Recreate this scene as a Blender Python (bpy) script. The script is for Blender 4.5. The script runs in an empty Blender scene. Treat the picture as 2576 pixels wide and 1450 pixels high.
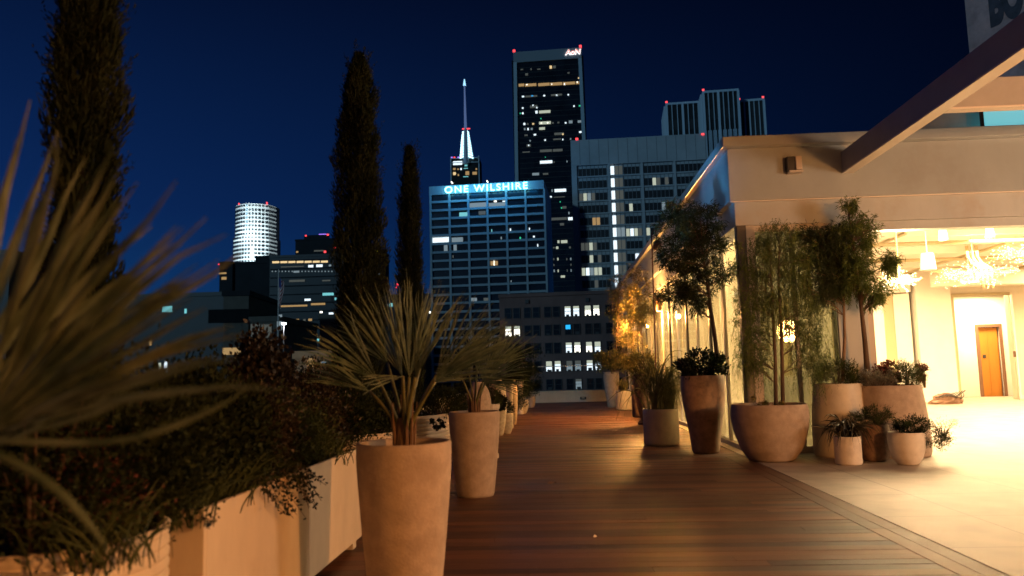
import bpy, math, random
import numpy as np
from mathutils import Vector, Matrix
random.seed(7); RNG = np.random.default_rng(7)
PI = math.pi
sc = bpy.context.scene
COL = sc.collection

# ------------------------------------------------------------------ camera
F = 1950.0; H = 1.35; ROLL = .025; VX, VY = 1398.0, 935.0     # measured on a 2576 x 1450 picture
_x = (VX-1288)/F; _y = -(VY-725)/F
_p = math.atan(-(-math.sin(ROLL)*_x+math.cos(ROLL)*_y))
_Z = np.array([-math.sin(ROLL)*math.cos(_p), math.cos(ROLL)*math.cos(_p), -math.sin(_p)])
_Y = np.array([_x, _y, -1.0]); _Y /= np.linalg.norm(_Y)
_Z = _Z-_Y*(_Z@_Y); _Z /= np.linalg.norm(_Z)
_X = np.cross(_Y, _Z)
R = np.stack([_X, _Y, _Z], 1)
O = np.array([0, 0, H])
def ray(px, py): return R.T@np.array([(px-1288)/F, -(py-725)/F, -1.0])
def at(px, py, Y): d = ray(px, py); return O+d*Y/d[1]
def gp(px, py, z=0.0): d = ray(px, py); return O+d*(z-H)/d[2]
def atX(px, py, X): d = ray(px, py); return O+d*X/d[0]
cam = bpy.data.cameras.new('camera'); camo = bpy.data.objects.new('camera', cam); COL.objects.link(camo)
M4 = Matrix([list(R.T[i])+[O[i]] for i in range(3)]+[[0, 0, 0, 1]])
camo.matrix_world = M4
cam.sensor_width = 36; cam.lens = 36*F/2576
cam.clip_start = .05; cam.clip_end = 6000
cam.dof.use_dof = True; cam.dof.focus_distance = 15; cam.dof.aperture_fstop = 1.9
sc.camera = camo

# ------------------------------------------------------------------ materials
MT = {}
def mat(name, col, rough=.6, metal=0, emit=None, es=0, noise=None, bump=None, spec=.5, sheen=0, trans=0):
    """noise = (scale, amount, detail[, stretch xyz]); bump = (scale, strength)"""
    m = bpy.data.materials.new(name); m.use_nodes = True
    nt = m.node_tree; b = nt.nodes['Principled BSDF']
    b.inputs['Base Color'].default_value = (*col, 1)
    b.inputs['Roughness'].default_value = rough; b.inputs['Metallic'].default_value = metal
    b.inputs['Specular IOR Level'].default_value = spec
    if emit:
        b.inputs['Emission Color'].default_value = (*emit, 1); b.inputs['Emission Strength'].default_value = es
    if noise or bump:
        tc = nt.nodes.new('ShaderNodeTexCoord'); mp = nt.nodes.new('ShaderNodeMapping')
        nt.links.new(tc.outputs['Object'], mp.inputs['Vector'])
        if noise and len(noise) > 3: mp.inputs['Scale'].default_value = noise[3]
    if noise:
        n = nt.nodes.new('ShaderNodeTexNoise'); n.inputs['Scale'].default_value = noise[0]; n.inputs['Detail'].default_value = noise[2]
        n.inputs['Roughness'].default_value = .65
        nt.links.new(mp.outputs[0], n.inputs['Vector'])
        r = nt.nodes.new('ShaderNodeValToRGB'); a = noise[1]
        r.color_ramp.elements[0].position = .32; r.color_ramp.elements[1].position = .68
        r.color_ramp.elements[0].color = (*[c*(1-a) for c in col], 1); r.color_ramp.elements[1].color = (*[min(1, c*(1+a)) for c in col], 1)
        nt.links.new(n.outputs['Fac'], r.inputs[0]); nt.links.new(r.outputs[0], b.inputs['Base Color'])
    if bump:
        n2 = nt.nodes.new('ShaderNodeTexNoise'); n2.inputs['Scale'].default_value = bump[0]; n2.inputs['Detail'].default_value = 5
        nt.links.new(mp.outputs[0], n2.inputs['Vector'])
        bp = nt.nodes.new('ShaderNodeBump'); bp.inputs['Strength'].default_value = bump[1]; bp.inputs['Distance'].default_value = .01
        nt.links.new(n2.outputs['Fac'], bp.inputs['Height']); nt.links.new(bp.outputs[0], b.inputs['Normal'])
    if trans:
        b.inputs['Transmission Weight'].default_value = trans
    MT[name] = m; return m

def weather(name, stain, scale=3.5, amt=.55):
    nt = MT[name].node_tree; b = nt.nodes['Principled BSDF']; src = b.inputs['Base Color'].links[0].from_socket
    tc = nt.nodes.new('ShaderNodeTexCoord'); oi = nt.nodes.new('ShaderNodeObjectInfo'); ad = nt.nodes.new('ShaderNodeVectorMath'); ad.operation = 'ADD'
    ml = nt.nodes.new('ShaderNodeVectorMath'); ml.operation = 'SCALE'; ml.inputs['Scale'].default_value = 1
    nt.links.new(tc.outputs['Object'], ad.inputs[0]); nt.links.new(oi.outputs['Location'], ad.inputs[1])
    n = nt.nodes.new('ShaderNodeTexNoise'); n.inputs['Scale'].default_value = scale; n.inputs['Detail'].default_value = 9; n.inputs['Roughness'].default_value = .7; nt.links.new(ad.outputs[0], n.inputs['Vector'])
    r = nt.nodes.new('ShaderNodeMapRange'); nt.links.new(n.outputs['Fac'], r.inputs['Value']); r.inputs['From Min'].default_value = .5; r.inputs['From Max'].default_value = .68; r.inputs['To Max'].default_value = amt
    mx = nt.nodes.new('ShaderNodeMix'); mx.data_type = 'RGBA'; nt.links.new(r.outputs[0], mx.inputs['Factor']); nt.links.new(src, mx.inputs[6]); mx.inputs[7].default_value = (*stain, 1)
    nt.links.new(mx.outputs[2], b.inputs['Base Color'])

def leafmat(name, c1, c2, rough=.5, scale=6, spec=.3):
    """leaf: colour wandering between two greens over the plant, a little light let through"""
    m = bpy.data.materials.new(name); m.use_nodes = True; nt = m.node_tree; b = nt.nodes['Principled BSDF']
    b.inputs['Roughness'].default_value = rough; b.inputs['Specular IOR Level'].default_value = spec
    g = nt.nodes.new('ShaderNodeTexCoord'); n = nt.nodes.new('ShaderNodeTexNoise'); n.inputs['Scale'].default_value = scale; n.inputs['Detail'].default_value = 6
    nt.links.new(g.outputs['Object'], n.inputs['Vector'])
    r = nt.nodes.new('ShaderNodeValToRGB'); r.color_ramp.elements[0].position = .35; r.color_ramp.elements[1].position = .65
    r.color_ramp.elements[0].color = (*c1, 1); r.color_ramp.elements[1].color = (*c2, 1)
    nt.links.new(n.outputs['Fac'], r.inputs[0]); nt.links.new(r.outputs[0], b.inputs['Base Color'])
    tl = nt.nodes.new('ShaderNodeBsdfTranslucent'); nt.links.new(r.outputs[0], tl.inputs['Color'])
    mx = nt.nodes.new('ShaderNodeMixShader'); mx.inputs[0].default_value = .25
    nt.links.new(b.outputs[0], mx.inputs[1]); nt.links.new(tl.outputs[0], mx.inputs[2])
    nt.links.new(mx.outputs[0], nt.nodes['Material Output'].inputs['Surface'])
    MT[name] = m; return m

def glassmat(name, tint=(.9, .95, .95), refl=1.0, clear=.92):
    m = bpy.data.materials.new(name); m.use_nodes = True; nt = m.node_tree; nt.nodes.remove(nt.nodes['Principled BSDF'])
    t = nt.nodes.new('ShaderNodeBsdfTransparent'); t.inputs[0].default_value = (*[c*clear for c in tint], 1)
    g = nt.nodes.new('ShaderNodeBsdfGlossy'); g.inputs['Roughness'].default_value = .02
    f = nt.nodes.new('ShaderNodeFresnel'); f.inputs['IOR'].default_value = 1.45
    mu = nt.nodes.new('ShaderNodeMath'); mu.operation = 'MULTIPLY'; mu.inputs[1].default_value = refl
    mx = nt.nodes.new('ShaderNodeMixShader')
    nt.links.new(f.outputs[0], mu.inputs[0]); nt.links.new(mu.outputs[0], mx.inputs[0])
    nt.links.new(t.outputs[0], mx.inputs[1]); nt.links.new(g.outputs[0], mx.inputs[2])
    nt.links.new(mx.outputs[0], nt.nodes['Material Output'].inputs['Surface'])
    MT[name] = m; return m

mat('pot_clay', (.42, .33, .26), .85, noise=(9, .17, 8), bump=(60, .35))
mat('pot_sand', (.50, .40, .30), .8, noise=(14, .25, 8), bump=(80, .4))
mat('pot_cream', (.62, .55, .44), .5, noise=(5, .1, 5))
mat('pot_white', (.72, .66, .58), .55, noise=(7, .1, 5))
mat('pot_dark', (.16, .09, .06), .6, noise=(12, .5, 8), bump=(50, .3))
mat('pot_brown', (.34, .23, .15), .65, noise=(10, .35, 8), bump=(60, .3))
mat('planter_cream', (.60, .50, .38), .75, noise=(2.2, .10, 6, (1, 1, .35)), bump=(50, .1))
for _n in ('pot_clay', 'pot_sand'): weather(_n, (.28, .20, .14), 3.5, .4); 
for _n in ('pot_cream', 'pot_white'): weather(_n, (.40, .33, .25), 5, .4)
for _n in ('pot_dark', 'pot_brown'): weather(_n, (.34, .25, .17), 3, .45)
mat('soil', (.035, .024, .016), .95, noise=(40, .5, 5), bump=(60, 1))
mat('wall_paint', (.46, .49, .49), .45, noise=(1.6, .08, 7, (1, 1, .5)), bump=(160, .06))
mat('fascia_paint', (.37, .41, .42), .30, noise=(1.2, .07, 7, (1, 1, .6)), bump=(120, .05))
weather('planter_cream', (.44, .34, .24), 1.6, .4); weather('wall_paint', (.42, .34, .27), 1.3, .5); weather('fascia_paint', (.30, .29, .28), .9, .5)
mat('steel_paint', (.42, .40, .38), .4, noise=(3, .08, 6))
mat('steel_dark', (.34, .33, .32), .4, noise=(3, .08, 6))  # darker copy of steel_paint; shade on the long beam's side is in the colour
mat('beam_under', (.75, .68, .6), .5)  # pale coat that puts the lit-from-below look into the beam flanges' colour
mat('frame_dark', (.06, .055, .055), .35)
mat('frame_pale', (.55, .48, .4), .45)
leafmat('curtain', (.62, .57, .40), (.70, .64, .46), .9, 2, .05); MT['curtain'].node_tree.nodes['Mix Shader'].inputs[0].default_value = .55
mat('white_paint', (.80, .76, .68), .6, noise=(2, .04, 5))
mat('inner_wall', (.74, .68, .56), .7, noise=(1.5, .05, 5))
mat('duct', (.78, .76, .72), .35, noise=(4, .05, 4))
mat('pipe', (.50, .42, .26), .4)
mat('cable', (.62, .55, .28), .6)
mat('copper', (.50, .20, .035), .35, metal=.3, noise=(3, .1, 5, (1, 1, .2)))
mat('dark_metal', (.03, .028, .028), .45)
mat('rust_metal', (.16, .045, .03), .5)
mat('bronze', (.20, .11, .07), .4, metal=.4)
mat('bark', (.11, .07, .045), .85, noise=(14, .4, 8, (1, 1, .3)), bump=(40, 1))
mat('bark_pale', (.24, .15, .09), .85, noise=(14, .35, 8, (1, 1, .3)), bump=(40, 1))
mat('palm_fiber', (.14, .08, .045), .9, noise=(30, .5, 6, (1, 1, .2)), bump=(70, 1))
mat('petiole', (.11, .11, .035), .45, noise=(20, .2, 4))
leafmat('palm_leaf', (.042, .075, .042), (.18, .235, .14), .45, 9, .45)
leafmat('palm_leaf_near', (.045, .070, .040), (.155, .19, .12), .5, 9)
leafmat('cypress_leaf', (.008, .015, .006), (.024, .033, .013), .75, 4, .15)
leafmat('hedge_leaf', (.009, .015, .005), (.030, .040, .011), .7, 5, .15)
leafmat('bronze_leaf', (.018, .014, .007), (.055, .036, .016), .5, 7, .4)
leafmat('red_leaf', (.09, .022, .018), (.15, .05, .03), .6, 6)
leafmat('grey_leaf', (.14, .13, .10), (.24, .21, .17), .7, 7)
leafmat('fern_leaf', (.028, .042, .008), (.06, .075, .018), .6, 6)
leafmat('tree_leaf', (.018, .030, .009), (.060, .076, .024), .5, 4)
leafmat('willow_leaf', (.060, .095, .018), (.14, .18, .04), .55, 4)
leafmat('bamboo_leaf', (.12, .11, .03), (.26, .21, .06), .55, 5)
leafmat('grass_blade', (.10, .10, .03), (.22, .20, .08), .55, 8)
leafmat('dark_blade', (.022, .020, .012), (.05, .042, .02), .35, 8, .5)
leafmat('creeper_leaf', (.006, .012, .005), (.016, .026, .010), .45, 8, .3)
glassmat('clear_glass', (.97, .97, .95), .28, .97)
glassmat('window_glass', (.50, .52, .44), 1.6, .8)
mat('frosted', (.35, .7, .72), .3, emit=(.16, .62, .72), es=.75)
# city
mat('lattice', (.30, .36, .38), .8, noise=(.15, .12, 5))
mat('dark_glazing', (.012, .016, .022), .18, noise=(.1, .4, 3))
mat('tower_column', (.40, .52, .58), .7)
mat('tower_band', (.24, .28, .31), .7)
mat('concrete_tower', (.42, .46, .48), .85, noise=(.12, .12, 6))
mat('concrete_joint', (.2, .22, .24), .9)
mat('brick_wall', (.15, .095, .085), .9, noise=(.25, .22, 8))
mat('black_tower', (.013, .015, .019), .5, noise=(.1, .3, 4))
mat('far_dark', (.014, .018, .022), .9, noise=(.1, .3, 5))
mat('white_tower', (.72, .78, .78), .7)
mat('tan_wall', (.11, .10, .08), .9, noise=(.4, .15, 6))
mat('orange_wall', (.55, .30, .15), .9, noise=(.5, .2, 6))
mat('fin', (.52, .66, .76), .6)
mat('ghost_wall', (.50, .34, .32), .95, noise=(.55, .35, 9))
mat('ghost_paint', (.075, .075, .095), .95, noise=(.9, .4, 8))
mat('city_street', (.03, .03, .032), .9, noise=(.02, .4, 5))
mat('flag_red', (.35, .05, .05), .8); mat('flag_white', (.75, .72, .68), .8); mat('flag_blue', (.03, .05, .2), .8)
def em(name, c, s): return mat(name, (.02, .02, .02), .6, emit=c, es=s)
em('lit_white', (.78, .92, 1), 1.3); em('lit_cool', (.42, .55, .62), .42); em('lit_warm', (1, .72, .36), .9); em('lit_amber', (1, .62, .25), .38)
em('lit_cyan', (.25, .8, .85), .7); em('lit_green', (.05, .9, .45), .7); em('lit_dim', (.5, .55, .5), .13); em('lit_hot', (1, .95, .8), 2.4)
em('lit_blue', (.02, .45, 1), 1.2); em('lit_pale', (.85, .92, .72), .55)
em('beacon_red', (1, .06, .07), 2.0); em('sign_blue', (.20, .82, 1), 6.5); em('spire_white', (.35, .72, 1), 1.5); em('crown_light', (.5, .88, 1), 3)
em('spire_dim', (.2, .32, .7), .35); em('violet', (.4, .2, 1), 1.5); em('sign_white', (1, .95, .95), 1.6); em('sign_red', (1, .16, .08), 1.2); em('yellow_lamp', (.75, 1, .05), 2)
em('bulb_warm', (1, .74, .42), 9); em('tube_warm', (1, .62, .25), 16); em('street_bulb', (.9, .95, 1), 9); em('screen_glow', (1, .8, .5), 4)

# ------------------------------------------------------------------ mesh collectors
class MB:
    def __init__(s): s.v = []; s.f = []; s.mi = []; s.cur = 0
    def add(s, vs, fs):
        o = len(s.v); s.v += [tuple(float(c) for c in v) for v in vs]; s.f += [tuple(i+o for i in f) for f in fs]; s.mi += [s.cur]*len(fs); return s
    def box(s, a, b, ax=None, c0=(0, 0, 0)):
        """axis box from corner a to b; ax = 3 axes"""
        x0, y0, z0 = a; x1, y1, z1 = b
        vs = [(x, y, z) for z in (z0, z1) for y in (y0, y1) for x in (x0, x1)]
        if ax is not None:
            A = np.array(ax).T; vs = [A@np.array(v)+np.array(c0) for v in vs]
        return s.add(vs, [(0, 2, 3, 1), (4, 5, 7, 6), (0, 1, 5, 4), (2, 6, 7, 3), (0, 4, 6, 2), (1, 3, 7, 5)])
    def tube(s, pts, rad, n=6, cap=True):
        pts = [np.array(p, float) for p in pts]; k = len(pts)
        if not hasattr(rad, '__len__'): rad = [rad]*k
        vs = []
        for i, p in enumerate(pts):
            t = pts[min(i+1, k-1)]-pts[max(i-1, 0)]; t = t/(np.linalg.norm(t)+1e-9)
            a = np.cross(t, [0.1, .2, 1.0] if abs(t[2]) < .9 else [1, .1, 0]); a /= np.linalg.norm(a); b = np.cross(t, a)
            for j in range(n):
                w = 2*PI*j/n; vs.append(p+rad[i]*(math.cos(w)*a+math.sin(w)*b))
        fs = [(i*n+j, i*n+(j+1) % n, (i+1)*n+(j+1) % n, (i+1)*n+j) for i in range(k-1) for j in range(n)]
        if cap: fs += [tuple(range(n))[::-1], tuple((k-1)*n+j for j in range(n))]
        return s.add(vs, fs)
    def lathe(s, prof, n=40, c=(0, 0, 0), flute=0, wob=0):
        vs = []; k = len(prof)
        for r, z in prof:
            for j in range(n):
                w = 2*PI*j/n; rr = r*(1+wob*math.sin(2*w+z*3)*.5)
                if flute: rr *= 1+flute*(1 if j % 2 else -1)
                vs.append((c[0]+rr*math.cos(w), c[1]+rr*math.sin(w), c[2]+z))
        fs = [(i*n+j, i*n+(j+1) % n, (i+1)*n+(j+1) % n, (i+1)*n+j) for i in range(k-1) for j in range(n)]
        fs += [tuple(range(n))[::-1]]
        if prof[-1][0] > 0.001: fs += [tuple((k-1)*n+j for j in range(n))]
        return s.add(vs, fs)
    def prism(s, poly, z0, z1):
        n = len(poly); vs = [(x, y, z0) for x, y in poly]+[(x, y, z1) for x, y in poly]
        return s.add(vs, [(i, (i+1) % n, n+(i+1) % n, n+i) for i in range(n)]+[tuple(range(n))[::-1], tuple(range(n, 2*n))])
    def build(s, name, m, parent=None, smooth=False, origin=None, bevel=0):
        me = bpy.data.meshes.new(name); vs = s.v
        if origin is not None: vs = [(x-origin[0], y-origin[1], z-origin[2]) for x, y, z in vs]
        me.from_pydata(vs, [], s.f); me.update()
        ms = m if isinstance(m, (list, tuple)) else [m]
        for q in ms: me.materials.append(MT[q] if isinstance(q, str) else q)
        if len(ms) > 1: me.polygons.foreach_set('material_index', s.mi)
        if smooth: me.polygons.foreach_set('use_smooth', [True]*len(me.polygons))
        o = bpy.data.objects.new(name, me); COL.objects.link(o)
        if parent is not None: o.parent = parent
        if origin is not None: o.location = tuple(float(c) for c in origin)
        if bevel:
            bm = o.modifiers.new('bevel', 'BEVEL'); bm.width = bevel; bm.segments = 2; bm.limit_method = 'ANGLE'
        return o
class QS:
    """many small four-cornered leaves"""
    def __init__(s): s.a = []
    def leaves(s, P, D, L, W, fold=0.0):
        P = np.asarray(P, float); D = np.asarray(D, float); n = len(P)
        D = D/(np.linalg.norm(D, axis=1, keepdims=True)+1e-9)
        L = np.broadcast_to(L, n)[:, None]; W = np.broadcast_to(W, n)[:, None]
        S = np.cross(D, RNG.normal(size=(n, 3))); S /= np.linalg.norm(S, axis=1, keepdims=True)+1e-9
        bend = np.array([0, 0, -1.0])*fold*L
        q = np.stack([P, P+D*L*.45+S*W*.5+bend*.1, P+D*L+bend, P+D*L*.45-S*W*.5+bend*.1], 1)
        s.a.append(q.reshape(-1, 3)); return s
    def strip(s, pts, wid, nrm):
        """ribbon: centre line pts (k,3), widths (k), normal -> folded V ribbon"""
        pts = np.asarray(pts, float); k = len(pts); t = np.gradient(pts, axis=0); t /= np.linalg.norm(t, axis=1, keepdims=True)+1e-9
        sd = np.cross(t, nrm); sd /= np.linalg.norm(sd, axis=1, keepdims=True)+1e-9; w = np.asarray(wid)[:, None]*.5
        nn = np.cross(sd, t)
        for sg in (1, -1):
            e = pts+sd*w*sg-nn*w*.45
            for i in range(k-1): s.a.append(np.array([pts[i], e[i], e[i+1], pts[i+1]]))
        return s
    def build(s, name, m, parent=None, origin=(0, 0, 0), smooth=False):
        V = np.concatenate(s.a)-np.array(origin); n = len(V)//4
        me = bpy.data.meshes.new(name); me.vertices.add(n*4); me.loops.add(n*4); me.polygons.add(n)
        me.vertices.foreach_set('co', V.ravel().astype(np.float32)); me.loops.foreach_set('vertex_index', np.arange(n*4, dtype=np.int32))
        me.polygons.foreach_set('loop_start', np.arange(0, n*4, 4, dtype=np.int32)); me.update(calc_edges=True); me.validate()
        me.materials.append(MT[m] if isinstance(m, str) else m)
        o = bpy.data.objects.new(name, me); COL.objects.link(o)
        if parent is not None: o.parent = parent
        else: o.location = tuple(float(c) for c in origin)
        return o
def tag(o, label=None, cat=None, group=None, kind=None):
    if label: o['label'] = label
    if cat: o['category'] = cat
    if group: o['group'] = group
    if kind: o['kind'] = kind
    return o
def thing(name, label, cat, group=None, loc=(0, 0, 0), rz=0):
    o = bpy.data.objects.new(name, None); COL.objects.link(o); o.location = tuple(float(c) for c in loc); o.rotation_euler = (0, 0, rz)
    o.empty_display_size = .2
    return tag(o, label, cat, group)
def unit(v): v = np.asarray(v, float); return v/(np.linalg.norm(v)+1e-9)
def text_mesh(s, size, extrude=.02, bold=0.0, font=None, spacing=1.0):
    cu = bpy.data.curves.new('t', 'FONT'); cu.body = s; cu.size = size; cu.extrude = extrude; cu.offset = bold; cu.space_character = spacing; cu.resolution_u = 6
    cu.align_x = 'CENTER'; cu.align_y = 'BOTTOM_BASELINE'
    o = bpy.data.objects.new('t', cu); COL.objects.link(o); dg = bpy.context.evaluated_depsgraph_get(); dg.update()
    me = bpy.data.meshes.new_from_object(o.evaluated_get(dg)); COL.objects.unlink(o); bpy.data.objects.remove(o)
    return me
def place_text(name, s, w, h, org, U, N, m, parent, bold=0.0, depth=.02, spacing=1.0, shear=0.0):
    """text fitted to width w, height h, centred at org (bottom middle) on plane with right U, outward N"""
    me = text_mesh(s, 1.0, .0, bold, spacing=spacing); n = len(me.vertices); co = np.empty(n*3, np.float32); me.vertices.foreach_get('co', co); co = co.reshape(-1, 3)
    mn, mx = co.min(0), co.max(0); x = (co[:, 0]-(mn[0]+mx[0])/2)/(mx[0]-mn[0])*w; y = (co[:, 1]-mn[1])/(mx[1]-mn[1])*h
    x = x+shear*y
    me2 = bpy.data.meshes.new(name)
    U = unit(U); N = unit(N); Z = np.array([0, 0, 1.0])
    P = x[:, None]*U+y[:, None]*Z
    fs = [tuple(p.vertices) for p in me.polygons]
    front = P+N*depth; k = len(P)
    # side walls from boundary edges
    cnt = {}
    for f in fs:
        for i in range(len(f)):
            e = (f[i], f[(i+1) % len(f)]); key = (min(e), max(e)); cnt.setdefault(key, []).append(e)
    sides = [(e[0][1], e[0][0], e[0][0]+k, e[0][1]+k) for e in cnt.values() if len(e) == 1]
    me2.from_pydata([tuple(float(c) for c in v) for v in np.concatenate([front, P])], [], fs+sides); me2.update(); me2.materials.append(MT[m])
    o = bpy.data.objects.new(name, me2); COL.objects.link(o); o.location = tuple(float(c) for c in org); o.parent = parent
    return o

# ------------------------------------------------------------------ world and lights
w = bpy.data.worlds.new('World'); sc.world = w; w.use_nodes = True; nt = w.node_tree; bg = nt.nodes['Background']
tc = nt.nodes.new('ShaderNodeTexCoord'); sp = nt.nodes.new('ShaderNodeSeparateXYZ'); nt.links.new(tc.outputs['Generated'], sp.inputs[0])
r = nt.nodes.new('ShaderNodeValToRGB'); nt.links.new(sp.outputs['Z'], r.inputs[0]); cr = r.color_ramp
cr.elements[0].position = 0; cr.elements[0].color = (.0032, .031, .098, 1)
cr.elements[1].position = .45; cr.elements[1].color = (.0010, .0044, .022, 1)
e = cr.elements.new(.07); e.color = (.0030, .026, .094, 1)
e = cr.elements.new(.20); e.color = (.0022, .0135, .064, 1)
mr = nt.nodes.new('ShaderNodeMapRange'); nt.links.new(sp.outputs['X'], mr.inputs['Value'])
mr.inputs['From Min'].default_value = -.62; mr.inputs['From Max'].default_value = .55; mr.inputs['To Min'].default_value = 1.5; mr.inputs['To Max'].default_value = .16
mu = nt.nodes.new('ShaderNodeVectorMath'); mu.operation = 'SCALE'; nt.links.new(r.outputs[0], mu.inputs[0]); nt.links.new(mr.outputs[0], mu.inputs['Scale'])
nt.links.new(mu.outputs[0], bg.inputs['Color']); bg.inputs['Strength'].default_value = 1.0
def light(kind, name, loc, power, color, size=.3, target=None, spot=None, blend=.5, size_y=None):
    l = bpy.data.lights.new(name, kind); l.energy = power; l.color = color
    if kind == 'AREA':
        l.size = size
        if size_y: l.shape = 'RECTANGLE'; l.size_y = size_y
    elif kind == 'SUN': l.angle = size
    else: l.shadow_soft_size = size
    if kind == 'SPOT': l.spot_size = spot or 1.5; l.spot_blend = blend
    o = bpy.data.objects.new(name, l); COL.objects.link(o); o.location = tuple(float(c) for c in loc)
    if target is not None: o.rotation_euler = (Vector([float(c) for c in target])-Vector([float(c) for c in loc])).to_track_quat('-Z', 'Y').to_euler()
    return o
WARM = (1.0, .385, .10); INNER = (1.0, .70, .35)
light('SUN', 'city_fill', (0, 0, 50), .42, (.42, .78, 1.0), .05, target=(.52*50, .83*50, 50-.20*50))  # added cool sun lamp standing in for ambient city light; no moon is up

# ------------------------------------------------------------------ setting: ground, deck, tiles
def struct(name, mb, m, **k): return tag(mb.build(name, m, **k), kind='structure')
struct('city_ground', MB().box((-2500, -300, -46), (2500, 4500, -45)), 'city_street')
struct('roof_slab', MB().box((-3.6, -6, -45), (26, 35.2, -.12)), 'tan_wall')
def deckmat():
    m = bpy.data.materials.new('deck_wood'); m.use_nodes = True; nt = m.node_tree; b = nt.nodes['Principled BSDF']
    a = nt.nodes.new('ShaderNodeAttribute'); a.attribute_name = 'tone'
    tc = nt.nodes.new('ShaderNodeTexCoord'); mp = nt.nodes.new('ShaderNodeMapping'); mp.inputs['Scale'].default_value = (.7, 26, 8); nt.links.new(tc.outputs['Object'], mp.inputs[0])
    n = nt.nodes.new('ShaderNodeTexNoise'); n.inputs['Scale'].default_value = 3; n.inputs['Detail'].default_value = 8; nt.links.new(mp.outputs[0], n.inputs['Vector'])
    n3 = nt.nodes.new('ShaderNodeTexNoise'); n3.inputs['Scale'].default_value = .9; n3.inputs['Detail'].default_value = 6; nt.links.new(tc.outputs['Object'], n3.inputs['Vector'])
    ad = nt.nodes.new('ShaderNodeMath'); ad.operation = 'MULTIPLY_ADD'; nt.links.new(n.outputs['Fac'], ad.inputs[0]); ad.inputs[1].default_value = .55; nt.links.new(a.outputs['Fac'], ad.inputs[2])
    r = nt.nodes.new('ShaderNodeValToRGB'); nt.links.new(ad.outputs[0], r.inputs[0])
    r.color_ramp.elements[0].position = .2; r.color_ramp.elements[0].color = (.045, .016, .008, 1); r.color_ramp.elements[1].position = .9; r.color_ramp.elements[1].color = (.24, .094, .040, 1)
    nt.links.new(r.outputs[0], b.inputs['Base Color'])
    rr = nt.nodes.new('ShaderNodeMapRange'); nt.links.new(n3.outputs['Fac'], rr.inputs['Value']); rr.inputs['From Min'].default_value = .3; rr.inputs['From Max'].default_value = .7
    rr.inputs['To Min'].default_value = .44; rr.inputs['To Max'].default_value = .64; nt.links.new(rr.outputs[0], b.inputs['Roughness'])
    bp = nt.nodes.new('ShaderNodeBump'); bp.inputs['Strength'].default_value = .6; bp.inputs['Distance'].default_value = .006
    nt.links.new(n.outputs['Fac'], bp.inputs['Height']); nt.links.new(bp.outputs[0], b.inputs['Normal'])
    b.inputs['Specular IOR Level'].default_value = .5
    MT['deck_wood'] = m
deckmat()
mb = MB(); tones = []
y = -4.0; k = 0
while y < 34.6:
    x1 = 2.52 if y < 12.1 else 2.80
    cuts = [-3.4]+sorted(random.uniform(-3, 2.3) for _ in range(1))+[x1]
    for i in range(len(cuts)-1):
        a, b_ = cuts[i]+.002, cuts[i+1]-.002; z = random.uniform(-.0012, .0012); t = random.uniform(-.0009, .0009)
        mb.add([(a, y, z-.03), (b_, y, z-.03), (b_, y+.137, z-.03), (a, y+.137, z-.03), (a, y, z-t), (b_, y, z-t), (b_, y+.137, z+t), (a, y+.137, z+t)],
               [(4, 5, 6, 7), (0, 1, 5, 4), (3, 7, 6, 2), (1, 2, 6, 5), (0, 4, 7, 3)]); tones += [random.uniform(0, .45)]*5
    y += .1425; k += 1
for i in range(2):
    a = 2.526+i*.142
    for j in range(6):
        y0, y1 = -4+j*2.68, -4+(j+1)*2.68-.004
        mb.add([(a, y0, -.03), (a+.137, y0, -.03), (a+.137, y1, -.03), (a, y1, -.03), (a, y0, 0), (a+.137, y0, 0), (a+.137, y1, 0), (a, y1, 0)], [(4, 5, 6, 7), (0, 1, 5, 4), (3, 7, 6, 2), (1, 2, 6, 5), (0, 4, 7, 3)]); tones += [random.uniform(.1, .4)]*5
deck = struct('deck', mb, 'deck_wood')
at_ = deck.data.attributes.new('tone', 'FLOAT', 'FACE'); at_.data.foreach_set('value', tones)
struct('deck_joists', MB().box((-3.5, -5, -.115), (2.94, 34.9, -.04)), 'dark_metal')

def tilemat(name, c, rough):
    m = bpy.data.materials.new(name); m.use_nodes = True; nt = m.node_tree; b = nt.nodes['Principled BSDF']
    tc = nt.nodes.new('ShaderNodeTexCoord'); br = nt.nodes.new('ShaderNodeTexBrick'); br.offset = 0; br.inputs['Scale'].default_value = 1
    br.inputs['Brick Width'].default_value = 1.2; br.inputs['Row Height'].default_value = 1.2; br.inputs['Mortar Size'].default_value = .006; br.inputs['Bias'].default_value = 0
    n = nt.nodes.new('ShaderNodeTexNoise'); n.inputs['Scale'].default_value = 2.5; n.inputs['Detail'].default_value = 8
    nt.links.new(tc.outputs['Object'], br.inputs['Vector']); nt.links.new(tc.outputs['Object'], n.inputs['Vector'])
    br.inputs['Color1'].default_value = (*c, 1); br.inputs['Color2'].default_value = (*[k*.93 for k in c], 1); br.inputs['Mortar'].default_value = (*[k*.35 for k in c], 1)
    r = nt.nodes.new('ShaderNodeMapRange'); nt.links.new(n.outputs['Fac'], r.inputs['Value']); r.inputs['From Min'].default_value = .3; r.inputs['From Max'].default_value = .7; r.inputs['To Min'].default_value = .78; r.inputs['To Max'].default_value = 1.12
    mx = nt.nodes.new('ShaderNodeVectorMath'); mx.operation = 'SCALE'; nt.links.new(br.outputs['Color'], mx.inputs[0]); nt.links.new(r.outputs[0], mx.inputs['Scale'])
    nt.links.new(mx.outputs[0], b.inputs['Base Color']); b.inputs['Roughness'].default_value = rough
    MT[name] = m
tilemat('tile', (.42, .35, .29), .55)
struct('tile_paving', MB().box((2.822, -5, -.1), (26, 30.5, .0)), 'tile')

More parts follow.
